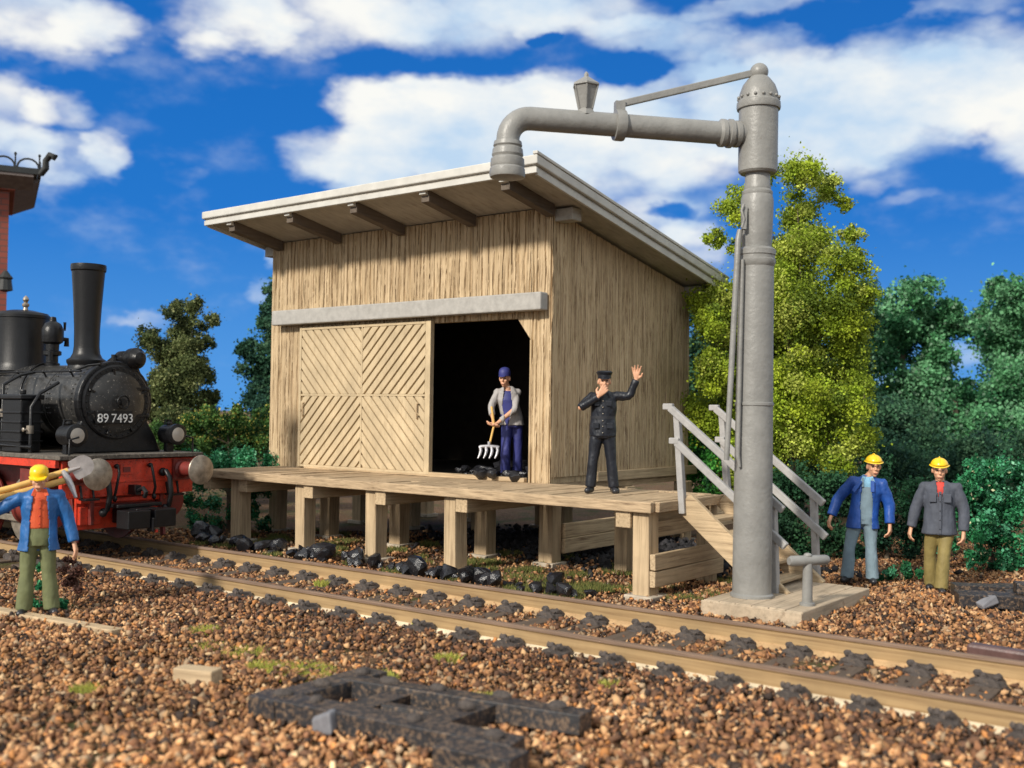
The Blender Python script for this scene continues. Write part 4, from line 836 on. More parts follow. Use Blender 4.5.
CL=[(-0.2696, 0.3485, 15.73, 34.97, 1),(-0.1783, 0.3589, 9.61, 28.81, 1),(-0.0646, 0.3649, 8.67, 28.52, 1),(0.0603, 0.3724, 11.67, 37.49, 1),(-0.2823, 0.3197, 32.89, 74.93, 0.7),(0.1368, 0.3455, 15.29, 42.27, 1),(-0.4383, 0.3267, 10.13, 42.75, 0.95),(-0.4298, 0.3041, 17.54, 78.45, 0.3),(-0.3732, 0.3257, 28.17, 56.52, 0.5),(-0.3933, 0.301, 26.11, 68.53, 0.42),(-0.4559, 0.2462, 21.81, 32.58, 1),(-0.4109, 0.2551, 29.09, 60.66, 0.8),(-0.4018, 0.2125, 21.98, 43.97, 0.9),(-0.369, 0.2226, 54.11, 48.99, 0.7),(-0.4434, 0.2164, 27.94, 43.28, 0.7),(-0.411, 0.1904, 40.97, 84.25, 0.35),(-0.1372, 0.2768, 25.15, 35.56, 1),(-0.0867, 0.2629, 12.29, 21.7, 1.2),(-0.171, 0.2259, 17.17, 37.18, 1.1),(-0.1096, 0.2149, 11.65, 31.47, 1.1),(-0.0148, 0.2539, 10.44, 18.08, 1.2),(-0.0442, 0.2936, 13.89, 43.72, 1.0),(0.0424, 0.2814, 17.45, 32.31, 1),(0.0811, 0.2453, 9.66, 20.32, 1.1),(0.1751, 0.2704, 10.95, 19.11, 1.1),(0.2664, 0.2708, 10.96, 19.5, 1.2),(0.3534, 0.2817, 11.66, 20.84, 1.1),(0.4272, 0.291, 15.25, 20.87, 1.1),(0.4663, 0.2502, 22.27, 24.91, 1),(0.1198, 0.1764, 13.39, 36.18, 1),(0.1669, 0.1574, 24.06, 38.78, 0.8),(0.2299, 0.3201, 15.93, 39.48, 0.8),(0.3108, 0.2291, 16.77, 52.37, 0.5),(0.1757, 0.2122, 18.13, 50.32, 0.6),(0.03, 0.341, 86.76, 166.18, -0.8),(0.1183, 0.3124, 26.51, 88.57, -1.1),(0.1324, 0.3225, 42.49, 144.87, -0.4),(0.3205, 0.3499, 25.42, 111.98, -1.3),(0.2748, 0.3456, 70.4, 172.88, -0.4),(0.2204, 0.3676, 15.83, 75.97, 0.8),(0.407, 0.3517, 18.04, 91.06, 0.7),(0.1432, 0.1918, 41.14, 121.18, -0.9),(-0.3422, 0.0786, 30.71, 139.68, 0.55),(-0.2403, 0.1083, 61.38, 77.78, 0.6),(-0.2337, 0.1398, 110.23, 78.18, 0.8),(-0.3107, 0.2104, 52.0, 126.99, 0.3),(0.3579, 0.1986, 35.36, 144.28, 0.3),(0.3195, 0.2112, 72.66, 127.15, 0.35),(0.4086, 0.0517, 56.98, 81.7, 0.5),(0.346, 0.0377, 84.95, 111.5, 0.4),]
# ------------------------------------------------------------------ trees and shrubs (crown blobs: x, z, radius; metres)
def leaves(name, blobs, per, size, cols, seed, shape=3, parent=None, flat=.75, tipcols=None, sub=10, fill=.55):
    r = np.random.default_rng(seed); Pp = []; Cc = []; Sc = []
    cols = np.array(cols, float)
    for (bx, by, bz, br) in blobs:
        n = int(per*br*br*2.6) + 60; k = max(5, int(sub*(br+.35)))
        u = r.normal(size=(k,3)); u /= np.linalg.norm(u,axis=1)[:,None]; u *= (br*r.uniform(.35,1.0,(k,1)))
        cr_ = br*r.uniform(.32,.56,k); cc_ = cols[r.choice(len(cols), k)]*r.uniform(.75,1.2,(k,1))
        j = r.integers(0,k,n); w = r.normal(size=(n,3)); w /= np.linalg.norm(w,axis=1)[:,None]
        rad = cr_[j]*r.uniform(0,1,n)**(.45)*r.choice([1,1.25],n,p=[.85,.15]); q = u[j]+w*rad[:,None]; q[:,2] *= .9
        core = r.uniform(size=n) < fill*.35; q[core] = (r.normal(size=(n,3))*br*.42)[core]
        Pp.append(q + np.array([bx,by,bz])); c = cc_[j]*r.uniform(.7,1.3,(n,1))
        if tipcols is not None:
            tip = (r.uniform(size=n) < tipcols[1]) & (q[:,2] > -.2*br); c[tip] = np.array(tipcols[0])[r.choice(len(tipcols[0]), n)][tip]*r.uniform(.8,1.15,(tip.sum(),1))
        Cc.append(c); Sc.append(r.uniform(.6,1.35,n))
    P = np.concatenate(Pp); Ccc = np.concatenate(Cc); S = np.concatenate(Sc)*size; n = len(P)
    keep = P[:,2] > .0; P, Ccc, S = P[keep], Ccc[keep], S[keep]; n = len(P)
    q = r.normal(size=(n,4)); q /= np.linalg.norm(q,axis=1)[:,None]; w,x,y,z = q.T
    a = np.stack([1-2*(y*y+z*z),2*(x*y+z*w),2*(x*z-y*w)],1); b = np.stack([2*(x*y-z*w),1-2*(x*x+z*z),2*(y*z+x*w)],1)
    nrm = np.cross(a,b); a *= S[:,None]; b *= (S*flat*.5)[:,None]
    V = np.stack([P-a*.5, P+b+nrm*S[:,None]*.12, P+a*.5, P-b+nrm*S[:,None]*.12],1).reshape(-1,3)
    F = np.arange(n*4).reshape(-1,4)
    return link(name, np_mesh(name, V, F, M['leaf'], np.repeat(Ccc,4,axis=0)), parent)
def plant(key, name, label, cat, per, size, cols, seed, depth=.5, group=None, trunk=.12, tip=None, crown='foliage', part='stem', lean=0, sub=10, flat=.75, fill=.55, zs=0, grow=1.12, limbs=.45):
    (bx, d), bl = VEG[key]; rr = random.Random(seed)
    t = thing(name, label, cat, (bx, d, 0), 0, group)
    bl = [(x,z,r*grow) for x,z,r in bl]
    top = max(z+r for x,z,r in bl); span = max(abs(x)+r for x,z,r in bl)
    B = [(x, rr.uniform(-1,1)*depth*min(1,(span*.9)), z+zs, r) for x,z,r in bl]
    # extra crown volume in depth, so that it is round from the side too
    X = [(x*.6+rr.uniform(-.2,.2), rr.choice([-1,1])*depth*rr.uniform(.7,1.3), max(r*.8, z*.94-.1)+zs, r*.85) for x,z,r in bl if r > .25*span][:max(2,len(bl)//3)]
    X = [(a,abs(b),c,e) for a,b,c,e in X]
    leaves(crown, B+X, per, size, cols, seed, 3, t, flat, tip, sub, fill)
    tb = MB(); x0 = sum(x for x,_,_ in bl)/len(bl); zl = min(z for _,z,_ in bl); zm = zl+(top-zl)*.35 if trunk > .05 else zl
    pts = [(x0, 0, -.05), (x0+rr.uniform(-.05,.05), 0, zm*.5+.05), (x0+rr.uniform(-.1,.1), 0, zm+.1)]
    tb.tube(pts, [trunk*1.1, trunk*.8, trunk*.55], 10)
    for (x,y,z,r) in B:
        if z > zl*.8 and r > 0.04 and (crown == 'foliage' or rr.random() < limbs):
            s0 = Vector(pts[1]).lerp(Vector(pts[2]), rr.uniform(.2,1)); e = s0.lerp(Vector((x,y,z)), .8); mid = s0.lerp(e,.5)+Vector((rr.uniform(-.1,.1),rr.uniform(-.1,.1),-.06))*min(1,span)
            tb.tube([s0, mid, e], [trunk*.24, trunk*.13, trunk*.04], 6)
    tb.build(part, M['bark'], t, smooth=50)
    return t
YG = [(.31,.42,.035),(.39,.48,.04),(.24,.33,.03),(.13,.19,.025),(.29,.37,.03),(.46,.52,.10)]
OL = [(.10,.13,.045),(.14,.17,.06),(.06,.085,.03),(.19,.22,.08),(.04,.06,.025)]
DG = [(.035,.10,.055),(.05,.13,.065),(.022,.07,.045),(.07,.15,.08),(.03,.085,.06)]
BG_ = [(.06,.21,.08),(.11,.31,.14),(.025,.11,.045),(.17,.40,.20)]
EM = [(.03,.19,.07),(.05,.28,.12),(.02,.11,.045),(.10,.36,.20)]
MG = [(.07,.16,.035),(.10,.20,.05),(.04,.10,.03)]
plant('broadleaf_tree','broadleaf_tree','tall yellow green tree behind the water crane and the staircase','tree',8500,.052,YG,21,.9,None,.15,None,'crown','trunk',sub=20,grow=1.12)
plant('left_tree','broadleaf_tree','olive green ragged tree standing behind the locomotive smokebox','tree',6500,.060,OL,22,.5,None,.09,([(.32,.34,.15)],.10),'crown','trunk',sub=20,grow=1.3,limbs=.2)
plant('conifer','conifer_tree','dark green slender tree half hidden behind the left corner of the shed','tree',3000,.09,DG,23,.6,None,.11,None,'crown','trunk')
gp_ = 'dark blue green trees at the back right'
plant('bg1','background_tree','bluish green tree with a pointed top behind the man in the blue jacket','tree',2300,.11,BG_,31,1.2,gp_,.2,([(.18,.30,.20)],.10),'crown','trunk',sub=18,grow=1.3,limbs=.2)
plant('bg2','background_tree','tall bluish green tree at the right edge of the photo','tree',2300,.11,BG_,32,1.3,gp_,.2,([(.18,.30,.20)],.10),'crown','trunk',sub=18,grow=1.3,limbs=.2)
plant('bg3','background_tree','bluish green tree with a gap of sky in it behind the man in grey','tree',2300,.11,BG_,33,1.0,gp_,.2,([(.18,.30,.20)],.08),'crown','trunk',sub=18,grow=1.3,limbs=.2)
plant('bg4','background_tree','dark green tree right beside the yellow green tree','tree',2500,.10,DG,34,1.0,gp_,.2,([(.14,.26,.16)],.08),'crown','trunk',sub=18,grow=1.3,limbs=.2)
plant('bg5','background_tree','dark green tree between the shed and the yellow green tree','tree',2500,.10,DG,35,.9,gp_,.2,None,'crown','trunk',sub=16,grow=1.3,limbs=.2)
plant('flower_hedge','flowering_shrub','dark shrub with yellow blossoms on top beyond the left end of the platform','shrub',5200,.060,MG,41,.5,None,.05,([(.62,.55,.14),(.50,.46,.10)],.14),sub=20)
plant('bright_bush','shrub','bright emerald shrub behind the right buffer of the locomotive','shrub',5600,.055,EM,42,.5,None,.05,([(.20,.50,.30)],.10),sub=20)
plant('low_bush','shrub','low green plants growing under the left end of the platform','shrub',6500,.050,EM,43,.4,None,.03,([(.30,.36,.12)],.12),sub=16)
plant('dark_bush','shrub','dark bush hidden behind the right headlamp of the locomotive','shrub',4200,.060,MG,44,.4,None,.05,None)
plant('hedgeA','shrub','dark green shrub directly behind the lower end of the staircase','shrub',5200,.060,[(.03,.10,.045),(.05,.14,.06),(.02,.06,.03)],45,.5,None,.05,None,sub=20)
plant('hedgeB','shrub','dark green shrub behind the two men in yellow helmets','shrub',5200,.060,[(.02,.085,.04),(.04,.13,.06),(.015,.05,.03)],46,.5,None,.05,None,sub=20)
plant('emerald','flowering_shrub','emerald green shrub with pale blossoms right of the man in grey','shrub',6000,.055,EM,47,.45,None,.05,([(.62,.60,.36),(.25,.55,.35)],.035),sub=22)
plant('midgreen','shrub','bright green shrub behind the platform end and the handrails','shrub',5200,.055,[(.05,.24,.04),(.09,.34,.06),(.03,.12,.04)],48,.5,None,.05,None,sub=18)
plant('bg6','background_shrub','dark green thicket between the staircase and the man in grey','thicket',2400,.085,DG,61,.9,None,.06,None,sub=18)
plant('bg7','background_shrub','dark green thicket below the trees at the right edge','thicket',2400,.085,DG,62,.9,None,.06,None,sub=18)
plant('bg8','background_shrub','dark green thicket behind the yellow blossoming shrub','thicket',2400,.085,DG,63,.9,None,.06,None,sub=18)
plant('creeper','ground_plant','small green creeping plant beside the boots of the man in grey','plant',16000,.045,EM,49,.1,None,.010,None)
plant('small_plant','ground_plant','small green plant behind the legs of the worker with the shovel','plant',22000,.040,[(.04,.30,.10),(.02,.16,.07),(.10,.40,.2)],50,.06,None,.008,None,zs=.01)
plant('dry_shrub','dry_shrub','small dry brown shrub beside the hand of the worker with the shovel','shrub',16000,.035,[(.16,.07,.05),(.10,.05,.04),(.24,.13,.10)],51,.08,None,.008,None)

# ------------------------------------------------------------------ people
def capsule(m, p0, p1, r0, r1, n=12, k=4):
    p0, p1 = Vector(p0), Vector(p1); d = p1-p0; L_ = d.length
    if L_ < 1e-5: d = Vector((0,0,1)); L_ = 1e-4
    d.normalize(); pts = []; rad = []
    for i in range(k+1):
        a = pi/2*(1-i/k); pts.append(p0-d*r0*sin(a)); rad.append(max(r0*cos(a),1e-3))
    for i in range(k+1):
        a = pi/2*i/k; pts.append(p1+d*r1*sin(a)); rad.append(max(r1*cos(a),1e-3))
    m.tube(pts, rad, n)
def loft(m, rings, n=24):                          # rings: (cx, cy, z, rx, ry)
    o = len(m.v)
    for cx, cy, z, rx, ry in rings:
        for k in range(n):
            a = 2*pi*k/n; m.v.append((cx+rx*cos(a), cy+ry*sin(a)*(1 if sin(a) < 0 else .92), z))
    for i in range(len(rings)-1):
        for k in range(n):
            k2 = (k+1)%n; m.f.append((o+i*n+k, o+i*n+k2, o+(i+1)*n+k2, o+(i+1)*n+k)); m.m.append(0)
    m.f.append(tuple(reversed(range(o, o+n)))); m.m.append(0); m.f.append(tuple(o+(len(rings)-1)*n+k for k in range(n))); m.m.append(0)
from mathutils import noise as mnoise
WS = [0.0]
def fuse(name, m, mat, parent, voxel=.012, smooth=4, cut=None, wob=0):      # one continuous surface from overlapping solids
    me = bpy.data.meshes.new('tmp'); me.from_pydata(m.v, [], m.f); o = bpy.data.objects.new('tmp', me); COL.objects.link(o)
    r = o.modifiers.new('r','REMESH'); r.mode = 'VOXEL'; r.voxel_size = voxel
    s = o.modifiers.new('s','SMOOTH'); s.factor = .5; s.iterations = smooth
    dg = bpy.context.evaluated_depsgraph_get(); me2 = bpy.data.meshes.new_from_object(o.evaluated_get(dg)); bpy.data.objects.remove(o)
    WS[0] += 3.7
    if cut or wob:
        import bmesh
        bm = bmesh.new(); bm.from_mesh(me2)
        if wob:
            for v in bm.verts: q_ = Vector((v.co.x*13+WS[0], v.co.y*13, v.co.z*6)); v.co += v.normal*(wob*(mnoise.noise(q_)*3.0+abs(mnoise.noise(q_*2.3))*-2.2+.4))
        if cut:
            bmesh.ops.delete(bm, geom=[f for f in bm.faces if cut(f.calc_center_median())], context='FACES')
        bm.to_mesh(me2); bm.free()
    me2.name = name; me2.materials.clear(); me2.materials.append(mat); me2.polygons.foreach_set('use_smooth', [True]*len(me2.polygons))
    ob = link(name, me2, parent)
    if cut: so_ = ob.modifiers.new('thick','SOLIDIFY'); so_.thickness = .012; so_.offset = -1
    return ob
def hand(m, wrist, d, nrm, side, curl=.5, s=1.0, thumb=1, spread=.25):
    # wrist point, pointing direction, palm normal; side: +1/-1 places the thumb
    w = Vector(wrist); d = Vector(d).normalized(); nn = Vector(nrm); nn = (nn - d*nn.dot(d)).normalized(); x = d.cross(nn).normalized()*side
    for k in (-1.2,-.4,.4,1.2): capsule(m, w+d*.005*s, w+d*.078*s+x*.020*k*s, .019*s, .0165*s, 8, 3)
    for i, k in enumerate((-1.5,-.5,.5,1.5)):
        L_ = (.062,.078,.083,.074)[i]*s; a = w+d*.082*s+x*.020*k*s
        d1 = (d + x*k*spread*.35 + nn*curl*.9).normalized(); d2 = (d*(1-curl*.9) + nn*curl*1.6 + x*k*spread*.25).normalized()
        b = a+d1*L_*.55; c = b+d2*L_*.5; capsule(m, a, b, .0115*s, .0105*s, 8, 3); capsule(m, b, c, .0105*s, .0085*s, 8, 3)
    a = w+d*.025*s+x*.028*s; b = a+(d*.6+x*.8+nn*.35).normalized()*.040*s; c = b+(d*.9+x*.25+nn*.5).normalized()*.034*s
    capsule(m, a, b, .015*s, .013*s, 8, 3); capsule(m, b, c, .012*s, .010*s, 8, 3)
def mk_person(label, loc, J, look=0, tilt=0, scale=1.0, hands=None, rot=None, hs=1.3):
    loc = Vector(loc); rot = atan2(-loc.x, loc.y) if rot is None else rot
    t = thing('person', label, 'person', loc, rot); t.scale = (scale,)*3
    b = MB(); V_ = {k: Vector(v) for k, v in J.items()}
    capsule(b, V_['hip']+Vector((0,0,.03)), V_['chest'], .105, .105); b.ell(V_['chest']+Vector((0,.01,.02)), (.155,.085,.15)); b.ell(V_['hip']+Vector((0,0,.02)), (.13,.09,.11))
    for s_ in 'LR':
        capsule(b, V_['chest']+Vector((0,0,.05)), V_['sh'+s_]-Vector((0,0,.03)), .05, .045)
        capsule(b, V_['sh'+s_]-Vector((0,0,.02)), V_['el'+s_], .045, .040); capsule(b, V_['el'+s_], V_['wr'+s_], .043, .029)
        capsule(b, V_['hp'+s_], V_['kn'+s_], .07, .055); capsule(b, V_['kn'+s_], V_['an'+s_], .055, .038)
        f_ = V_['an'+s_]; td = Vector(J.get('toe'+s_, (0,-1,0))).normalized(); capsule(b, f_+Vector((0,0,-.03))-td*.03, f_+td*.14+Vector((0,0,-.055)), .04, .033)
        hk_ = (hands or {}).get(s_, {}); d_ = hk_.get('d', (V_['wr'+s_]-V_['el'+s_])); 
        hand(b, V_['wr'+s_], d_, hk_.get('n', (0,1,0)), hk_.get('side', 1 if s_ == 'L' else -1), hk_.get('curl', .45), hs, spread=hk_.get('spread', .25))
    H = V_['head']; R = Euler((tilt, 0, look)).to_matrix()
    capsule(b, V_['chest']+Vector((0,0,.16)), H+R@Vector((0,.015,-.06)), .058, .052)
    HS = 1.14
    R = R*HS if False else R
    R = (R @ Matrix.Diagonal((HS,HS,HS)))
    def hp(x,y,z): return H + R@Vector((x,y,z))
    b.ell(H+R@Vector((0,.012,.035)), (.076,.095,.088), 18, 12, 0, R); b.ell(hp(0,-.012,-.035), (.060,.075,.080), 16, 10, 0, R)
    capsule(b, hp(0,-.050,-.098), hp(0,-.058,-.094), .026, .024); capsule(b, hp(0,-.078,.020), hp(0,-.105,-.022), .011, .016)
    capsule(b, hp(-.045,-.073,.038), hp(.045,-.073,.038), .012, .012)
    for s_ in (-1,1):
        b.ell(hp(.076*s_,.01,-.005), (.013,.022,.032), 8, 6, 0, R); b.ell(hp(.036*s_,-.062,-.022), (.022,.020,.022), 8, 6, 0, R)
    capsule(b, hp(-.022,-.088,-.060), hp(.022,-.088,-.060), .008, .008); capsule(b, hp(-.018,-.085,-.072), hp(.018,-.085,-.072), .009, .009)
    body = fuse('body', b, M['skin'], t, .0085, 2)
    for s_ in (-1,1):
        e = MB(); e.ell(hp(.032*s_,-.079,.012), (.014,.010,.008), 10, 6, 0, R); e.build('eye', M['eye'], body, smooth=60)
        e = MB(); e.bar(hp(.014*s_,-.086,.036), hp(.052*s_,-.079,.036), .008, .009); e.build('eyebrow', M['hair'], body)
    e = MB(); e.bar(hp(-.022,-.0965,-.066), hp(.022,-.0965,-.066), .006, .005); e.build('mouth', M['lip'], body)
    return t, V_, hp, R, body
def trousers(t, V_, mat, hem=.06, top=None, w=1.0, shin=.064, name='trousers', wob=.0022):
    m = MB(); hp_ = V_['hip']
    loft(m, [(hp_.x,hp_.y,hp_.z-.10,.165*w,.125*w),(hp_.x,hp_.y,hp_.z,.178*w,.135*w),(hp_.x*.9,hp_.y,hp_.z+.12,.165*w,.125*w),(hp_.x*.8,hp_.y,(top or hp_.z+.17),.158*w,.120*w)])
    for s_ in 'LR':
        a, k, q = V_['hp'+s_], V_['kn'+s_], V_['an'+s_]; d = (q-k).normalized()
        m.tube([a+Vector((0,0,.06)), a-Vector((0,0,.05)), a.lerp(k,.5), k, k.lerp(q,.5), q-d*hem+d*.03], [.085*w,.098*w,.088*w,.075*w,shin*1.08,shin*1.12], 16)
    return fuse(name, m, mat, t, .0115, 3, None, wob)
def jacket(t, V_, mat, hem, w=1.0, openw=None, name='jacket', sleeve=.052, cuff=.02, flare=1.0, collar=True, wob=.0028, shoulder=.072, sleeves=True, cutlen=None):
    m = MB(); c = V_['chest']; hp_ = V_['hip']
    loft(m, [(hp_.x,hp_.y,hem,.205*w*flare,.158*w*flare),(hp_.x,hp_.y,hem+.12,.196*w,.152*w),((hp_.x+c.x)/2,(hp_.y+c.y)/2,hp_.z+.20,.182*w,.140*w),(c.x,c.y,c.z-.03,.195*w,.146*w),(c.x,c.y,c.z+.09,.190*w,.132*w),(c.x,c.y+.005,c.z+.155,.135*w,.095*w),(c.x,c.y+.01,c.z+.195,.075,.075)])
    if sleeves:
        for s_ in 'LR':
            a, e, q = V_['sh'+s_], V_['el'+s_], V_['wr'+s_]; d = (q-e).normalized()
            capsule(m, c+Vector((0,0,.085)), a-Vector((0,0,.005)), .085, shoulder*.92)
            m.tube([a.lerp(c,.25), a, a.lerp(e,.5), e-(e-a).normalized()*.02, e+(d)*.03, e.lerp(q,.6), q-d*cuff], [.06,shoulder*.97,sleeve*1.2,sleeve*1.15,sleeve*1.12,sleeve*1.05,sleeve], 14)
    cut = None
    if openw:
        def cut(p):
            if p.y > c.y-.05: return False
            zt_ = c.z+.21; f = (zt_-p.z)/(zt_-hem); wd = openw[0]*(1-min(1,f/.5)) + openw[1]*min(1,f/.5) if f < .5 else openw[1]*(1-(f-.5)/.5)+openw[2]*((f-.5)/.5)
            return abs(p.x-c.x*.8) < wd and p.z < zt_+.05
    return fuse(name, m, mat, t, .0115, 3, cut, wob)
def collar(t, hp, V_, mat, name='collar', r=.072, z=.165, wdt=.02):
    c = V_['chest']; m = MB(); n = 14; pts = []
    for k in range(n+1):
        a = radians(-60)+radians(300)*k/n; pts.append((c.x+r*cos(a), c.y+.01+r*.95*sin(a), c.z+z+.012*sin(a)))
    m.tube(pts, wdt, 8)
    for s_ in (-1,1): m.bar((c.x+s_*.045,c.y-.065,c.z+z+.0),(c.x+s_*.075,c.y-.105,c.z+z-.075),.045,.018,(0,1,0))
    return m.build(name, mat, t, smooth=60, bevel=.004)
def boots(t, V_, J, mat=None):
    for s_ in 'LR':
        m = MB(); f_ = V_['an'+s_]; td = Vector(J.get('toe'+s_, (0,-1,0))).normalized()
        capsule(m, f_+Vector((0,0,.02)), f_+Vector((0,0,-.03)), .058, .056); capsule(m, f_-td*.025+Vector((0,0,-.045)), f_+td*.135+Vector((0,0,-.055)), .05, .045)
        o_ = fuse('boot', m, mat or M['boot'], t, .0115, 3)
def helmet(t, hp, R, mat):
    m = MB(); pts = []
    n = 28; b0 = len(m.v); rings = []
    for j in range(8):
        ph = pi/2*j/7; rings.append((cos(ph), sin(ph)))
    for cr2, sr in rings:
        for k in range(n):
            a = 2*pi*k/n; m.v.append(tuple(hp(.098*cr2*cos(a), .008+.118*cr2*sin(a), .062+.088*sr)))
    for j in range(7):
        for k in range(n):
            k2 = (k+1)%n; m.f.append((b0+j*n+k, b0+j*n+k2, b0+(j+1)*n+k2, b0+(j+1)*n+k)); m.m.append(0)
    o = m.build('helmet', mat, t, smooth=60); so_ = o.modifiers.new('thick','SOLIDIFY'); so_.thickness = .008
    m = MB(); 
    br_ = []
    for k in range(n):
        a = 2*pi*k/n; f = max(0, -sin(a)); br_.append((.112*cos(a), .008+(.130+.045*f**2)*sin(a), .063-.012*f))
    lo_ = len(m.v); m.v += [tuple(hp(*q)) for q in br_] + [tuple(hp(x*.9,y*.9,z+.010)) for x,y,z in br_] + [tuple(hp(x*.87,y*.85,z-.004)) for x,y,z in br_]
    for k in range(n):
        k2 = (k+1)%n; m.f += [(k,k2,n+k2,n+k),(2*n+k,2*n+k2,k2,k),(n+k,n+k2,2*n+k2,2*n+k)]; m.m += [0,0,0]
    m.build('helmet_brim', mat, o, smooth=40)
    m = MB(); m.tube([hp(0,.008-.112*cos(a),.064+.093*sin(a)) for a in [pi*.12+pi*.76*k/10 for k in range(11)]], .009, 8); m.build('helmet_ridge', mat, o, smooth=60)
def buttons(t, V_, x, y0, zs, mat, slope=0):
    m = MB()
    for z in zs: m.ell((x, y0(z), z), (.009,.006,.009), 8, 5)
    m.build('buttons', mat, t, smooth=60)

# 1. man in black waving on the platform
J = dict(hip=(0,0,.88), chest=(.01,.0,1.26), head=(.015,-.01,1.585), shL=(-.175,0,1.375), shR=(.19,0,1.385), elL=(-.315,-.10,1.215), wrL=(-.075,-.19,1.365), elR=(.375,-.02,1.385), wrR=(.465,-.03,1.615),
         hpL=(-.09,0,.82), hpR=(.09,0,.82), knL=(-.135,-.01,.46), knR=(.125,-.01,.46), anL=(-.165,0,.09), anR=(.165,.0,.09), toeL=(-.35,-1,0), toeR=(.15,-1,0))
p = W(1.61, -.94); t, V_, hp, R, body = mk_person('man in a black uniform and cap on the platform, waving one raised arm', (p.x,p.y,HP+.005), J, .05, 0, 1.01, {'L': dict(d=(.6,-.1,.75), n=(0,1,0), side=1, curl=.5), 'R': dict(d=(.02,-.05,1), n=(0,-1,0), side=1, curl=.2, spread=.6)})
trousers(t, V_, M['navy'], .02, shin=.072); jacket(t, V_, M['navy'], .80, .97, None, sleeve=.056, cuff=.0, flare=.95); collar(t, hp, V_, M['navy']); boots(t, V_, J)
m = MB(); loft(m, [(.0,0,1.055,.183,.142),(.0,0,1.095,.183,.142)]); m.build('belt', M['boot'], t, smooth=50)
for s_ in (-1,1):
    m = MB(); m.box(s_*.10-.045,s_*.10+.045,-.165,-.142,.92,1.0); m.box(s_*.085-.038,s_*.085+.038,-.158,-.13,1.24,1.31); m.build('pocket', M['navy'], t, bevel=.006)
buttons(t, V_, .0, lambda z: -.150 if z > 1.0 else -.163, [.86,.95,1.03,1.13,1.22,1.31], M['steel'])
m = MB(); b0 = 0
def ringr(rx, ry, z, cy=0): return [tuple(hp(rx*cos(2*pi*k/24), cy+ry*sin(2*pi*k/24), z)) for k in range(24)]
for q in ((.083,.100,.045),(.084,.102,.085),(.100,.118,.105),(.104,.122,.120),(.085,.10,.138),(.03,.04,.143)): m.v += ringr(*q, cy=.008)
for j in range(5):
    for k in range(24): m.f.append((j*24+k, j*24+(k+1)%24, (j+1)*24+(k+1)%24, (j+1)*24+k)); m.m.append(0)
m.f.append(tuple(range(120,144))); m.m.append(0)
m.prism([(-.07,0),(-.05,-.045),(0,-.06),(.05,-.045),(.07,0)], hp(0,-.085,.045), R@Vector((1,0,0)), R@Vector((0,.95,.28)), R@Vector((0,0,.010)))
m.build('cap', M['navy'], t, smooth=35)

# 2. worker with the fork in the doorway
J = dict(hip=(.10,0,.92), chest=(.02,-.03,1.30), head=(-.03,-.06,1.62), shL=(-.15,-.05,1.40), shR=(.18,.0,1.40), elL=(-.245,-.14,1.15), wrL=(-.215,-.28,.98), elR=(.14,-.20,1.12), wrR=(-.13,-.31,.90),
         hpL=(.02,0,.86), hpR=(.19,.02,.86), knL=(-.0,-.08,.46), knR=(.20,.03,.46), anL=(.0,-.02,.09), anR=(.20,.10,.09), toeL=(-.3,-1,0), toeR=(.3,-1,0))
p = W(-1.17, .32); t, V_, hp, R, body = mk_person('worker in blue overalls and grey shirt holding a fork in the shed doorway', (p.x,p.y,HP+.03), J, -.35, .12, 1.04, {'L': dict(d=(.15,-.25,-1), n=(1,0,0), side=-1, curl=1.0), 'R': dict(d=(-1,-.3,-.45), n=(0,0,1), side=1, curl=1.0)})
trousers(t, V_, M['bib'], .02, shin=.075); boots(t, V_, J)
jacket(t, V_, M['greyshirt'], .86, .96, (.05,.085,.02), name='shirt', sleeve=.050, cuff=.06, flare=1.05); 
m = MB(); c = V_['chest']; h_ = V_['hip']; loft(m, [(h_.x,h_.y,.86,.178,.136),((h_.x+c.x)/2,(h_.y+c.y)/2,1.10,.166,.128),(c.x,c.y,c.z-.03,.172,.132),(c.x,c.y,c.z+.07,.15,.11),(c.x,c.y,c.z+.12,.11,.08)]); fuse('bib', m, M['bib'], t, .012, 2)
m = MB()
for q in ((.083,.100,.04),(.086,.104,.085),(.075,.09,.13),(.05,.06,.155),(.02,.02,.165)): m.v += ringr(*q, cy=.008)
for j in range(4):
    for k in range(24): m.f.append((j*24+k, j*24+(k+1)%24, (j+1)*24+(k+1)%24, (j+1)*24+k)); m.m.append(0)
m.f.append(tuple(range(96,120))); m.m.append(0); m.prism([(-.06,0),(-.045,-.035),(0,-.05),(.045,-.035),(.06,0)], hp(0,-.088,.045), R@Vector((1,0,0)), R@Vector((0,.97,.2)), R@Vector((0,0,.010)))
m.build('cap', M['bib'], t, smooth=40)
m = MB(); m.ell(hp(0,.045,-.0), (.082,.07,.07), 14, 8, 0, R); m.build('hair', M['hair'], body, smooth=60)
fk = thing('garden_fork', 'four-tined fork with a pale wooden handle held by the worker in the doorway', 'fork', t.location, t.rotation_euler.z); fk.scale = t.scale
MB().tube([(-.235,-.31,1.16),(-.19,-.345,.86),(-.265,-.36,.52)],[.019,.019,.017],10).build('handle', M['handle'], fk, smooth=50)
m = MB(); m.tube([(-.42,-.36,.50),(-.40,-.36,.515),(-.27,-.36,.525),(-.13,-.36,.515),(-.11,-.36,.50)],.026,8); m.tube([(-.265,-.36,.60),(-.265,-.36,.52)],.026,8)
for k in range(4):
    x_ = -.405+.09*k; m.tube([(x_,-.36,.51),(x_+.010,-.40,.45),(x_-.005,-.42,.39),(x_-.035,-.44,.33)],[.025,.026,.022,.012],8)
m.build('fork_head', M['iron'], fk, smooth=50)

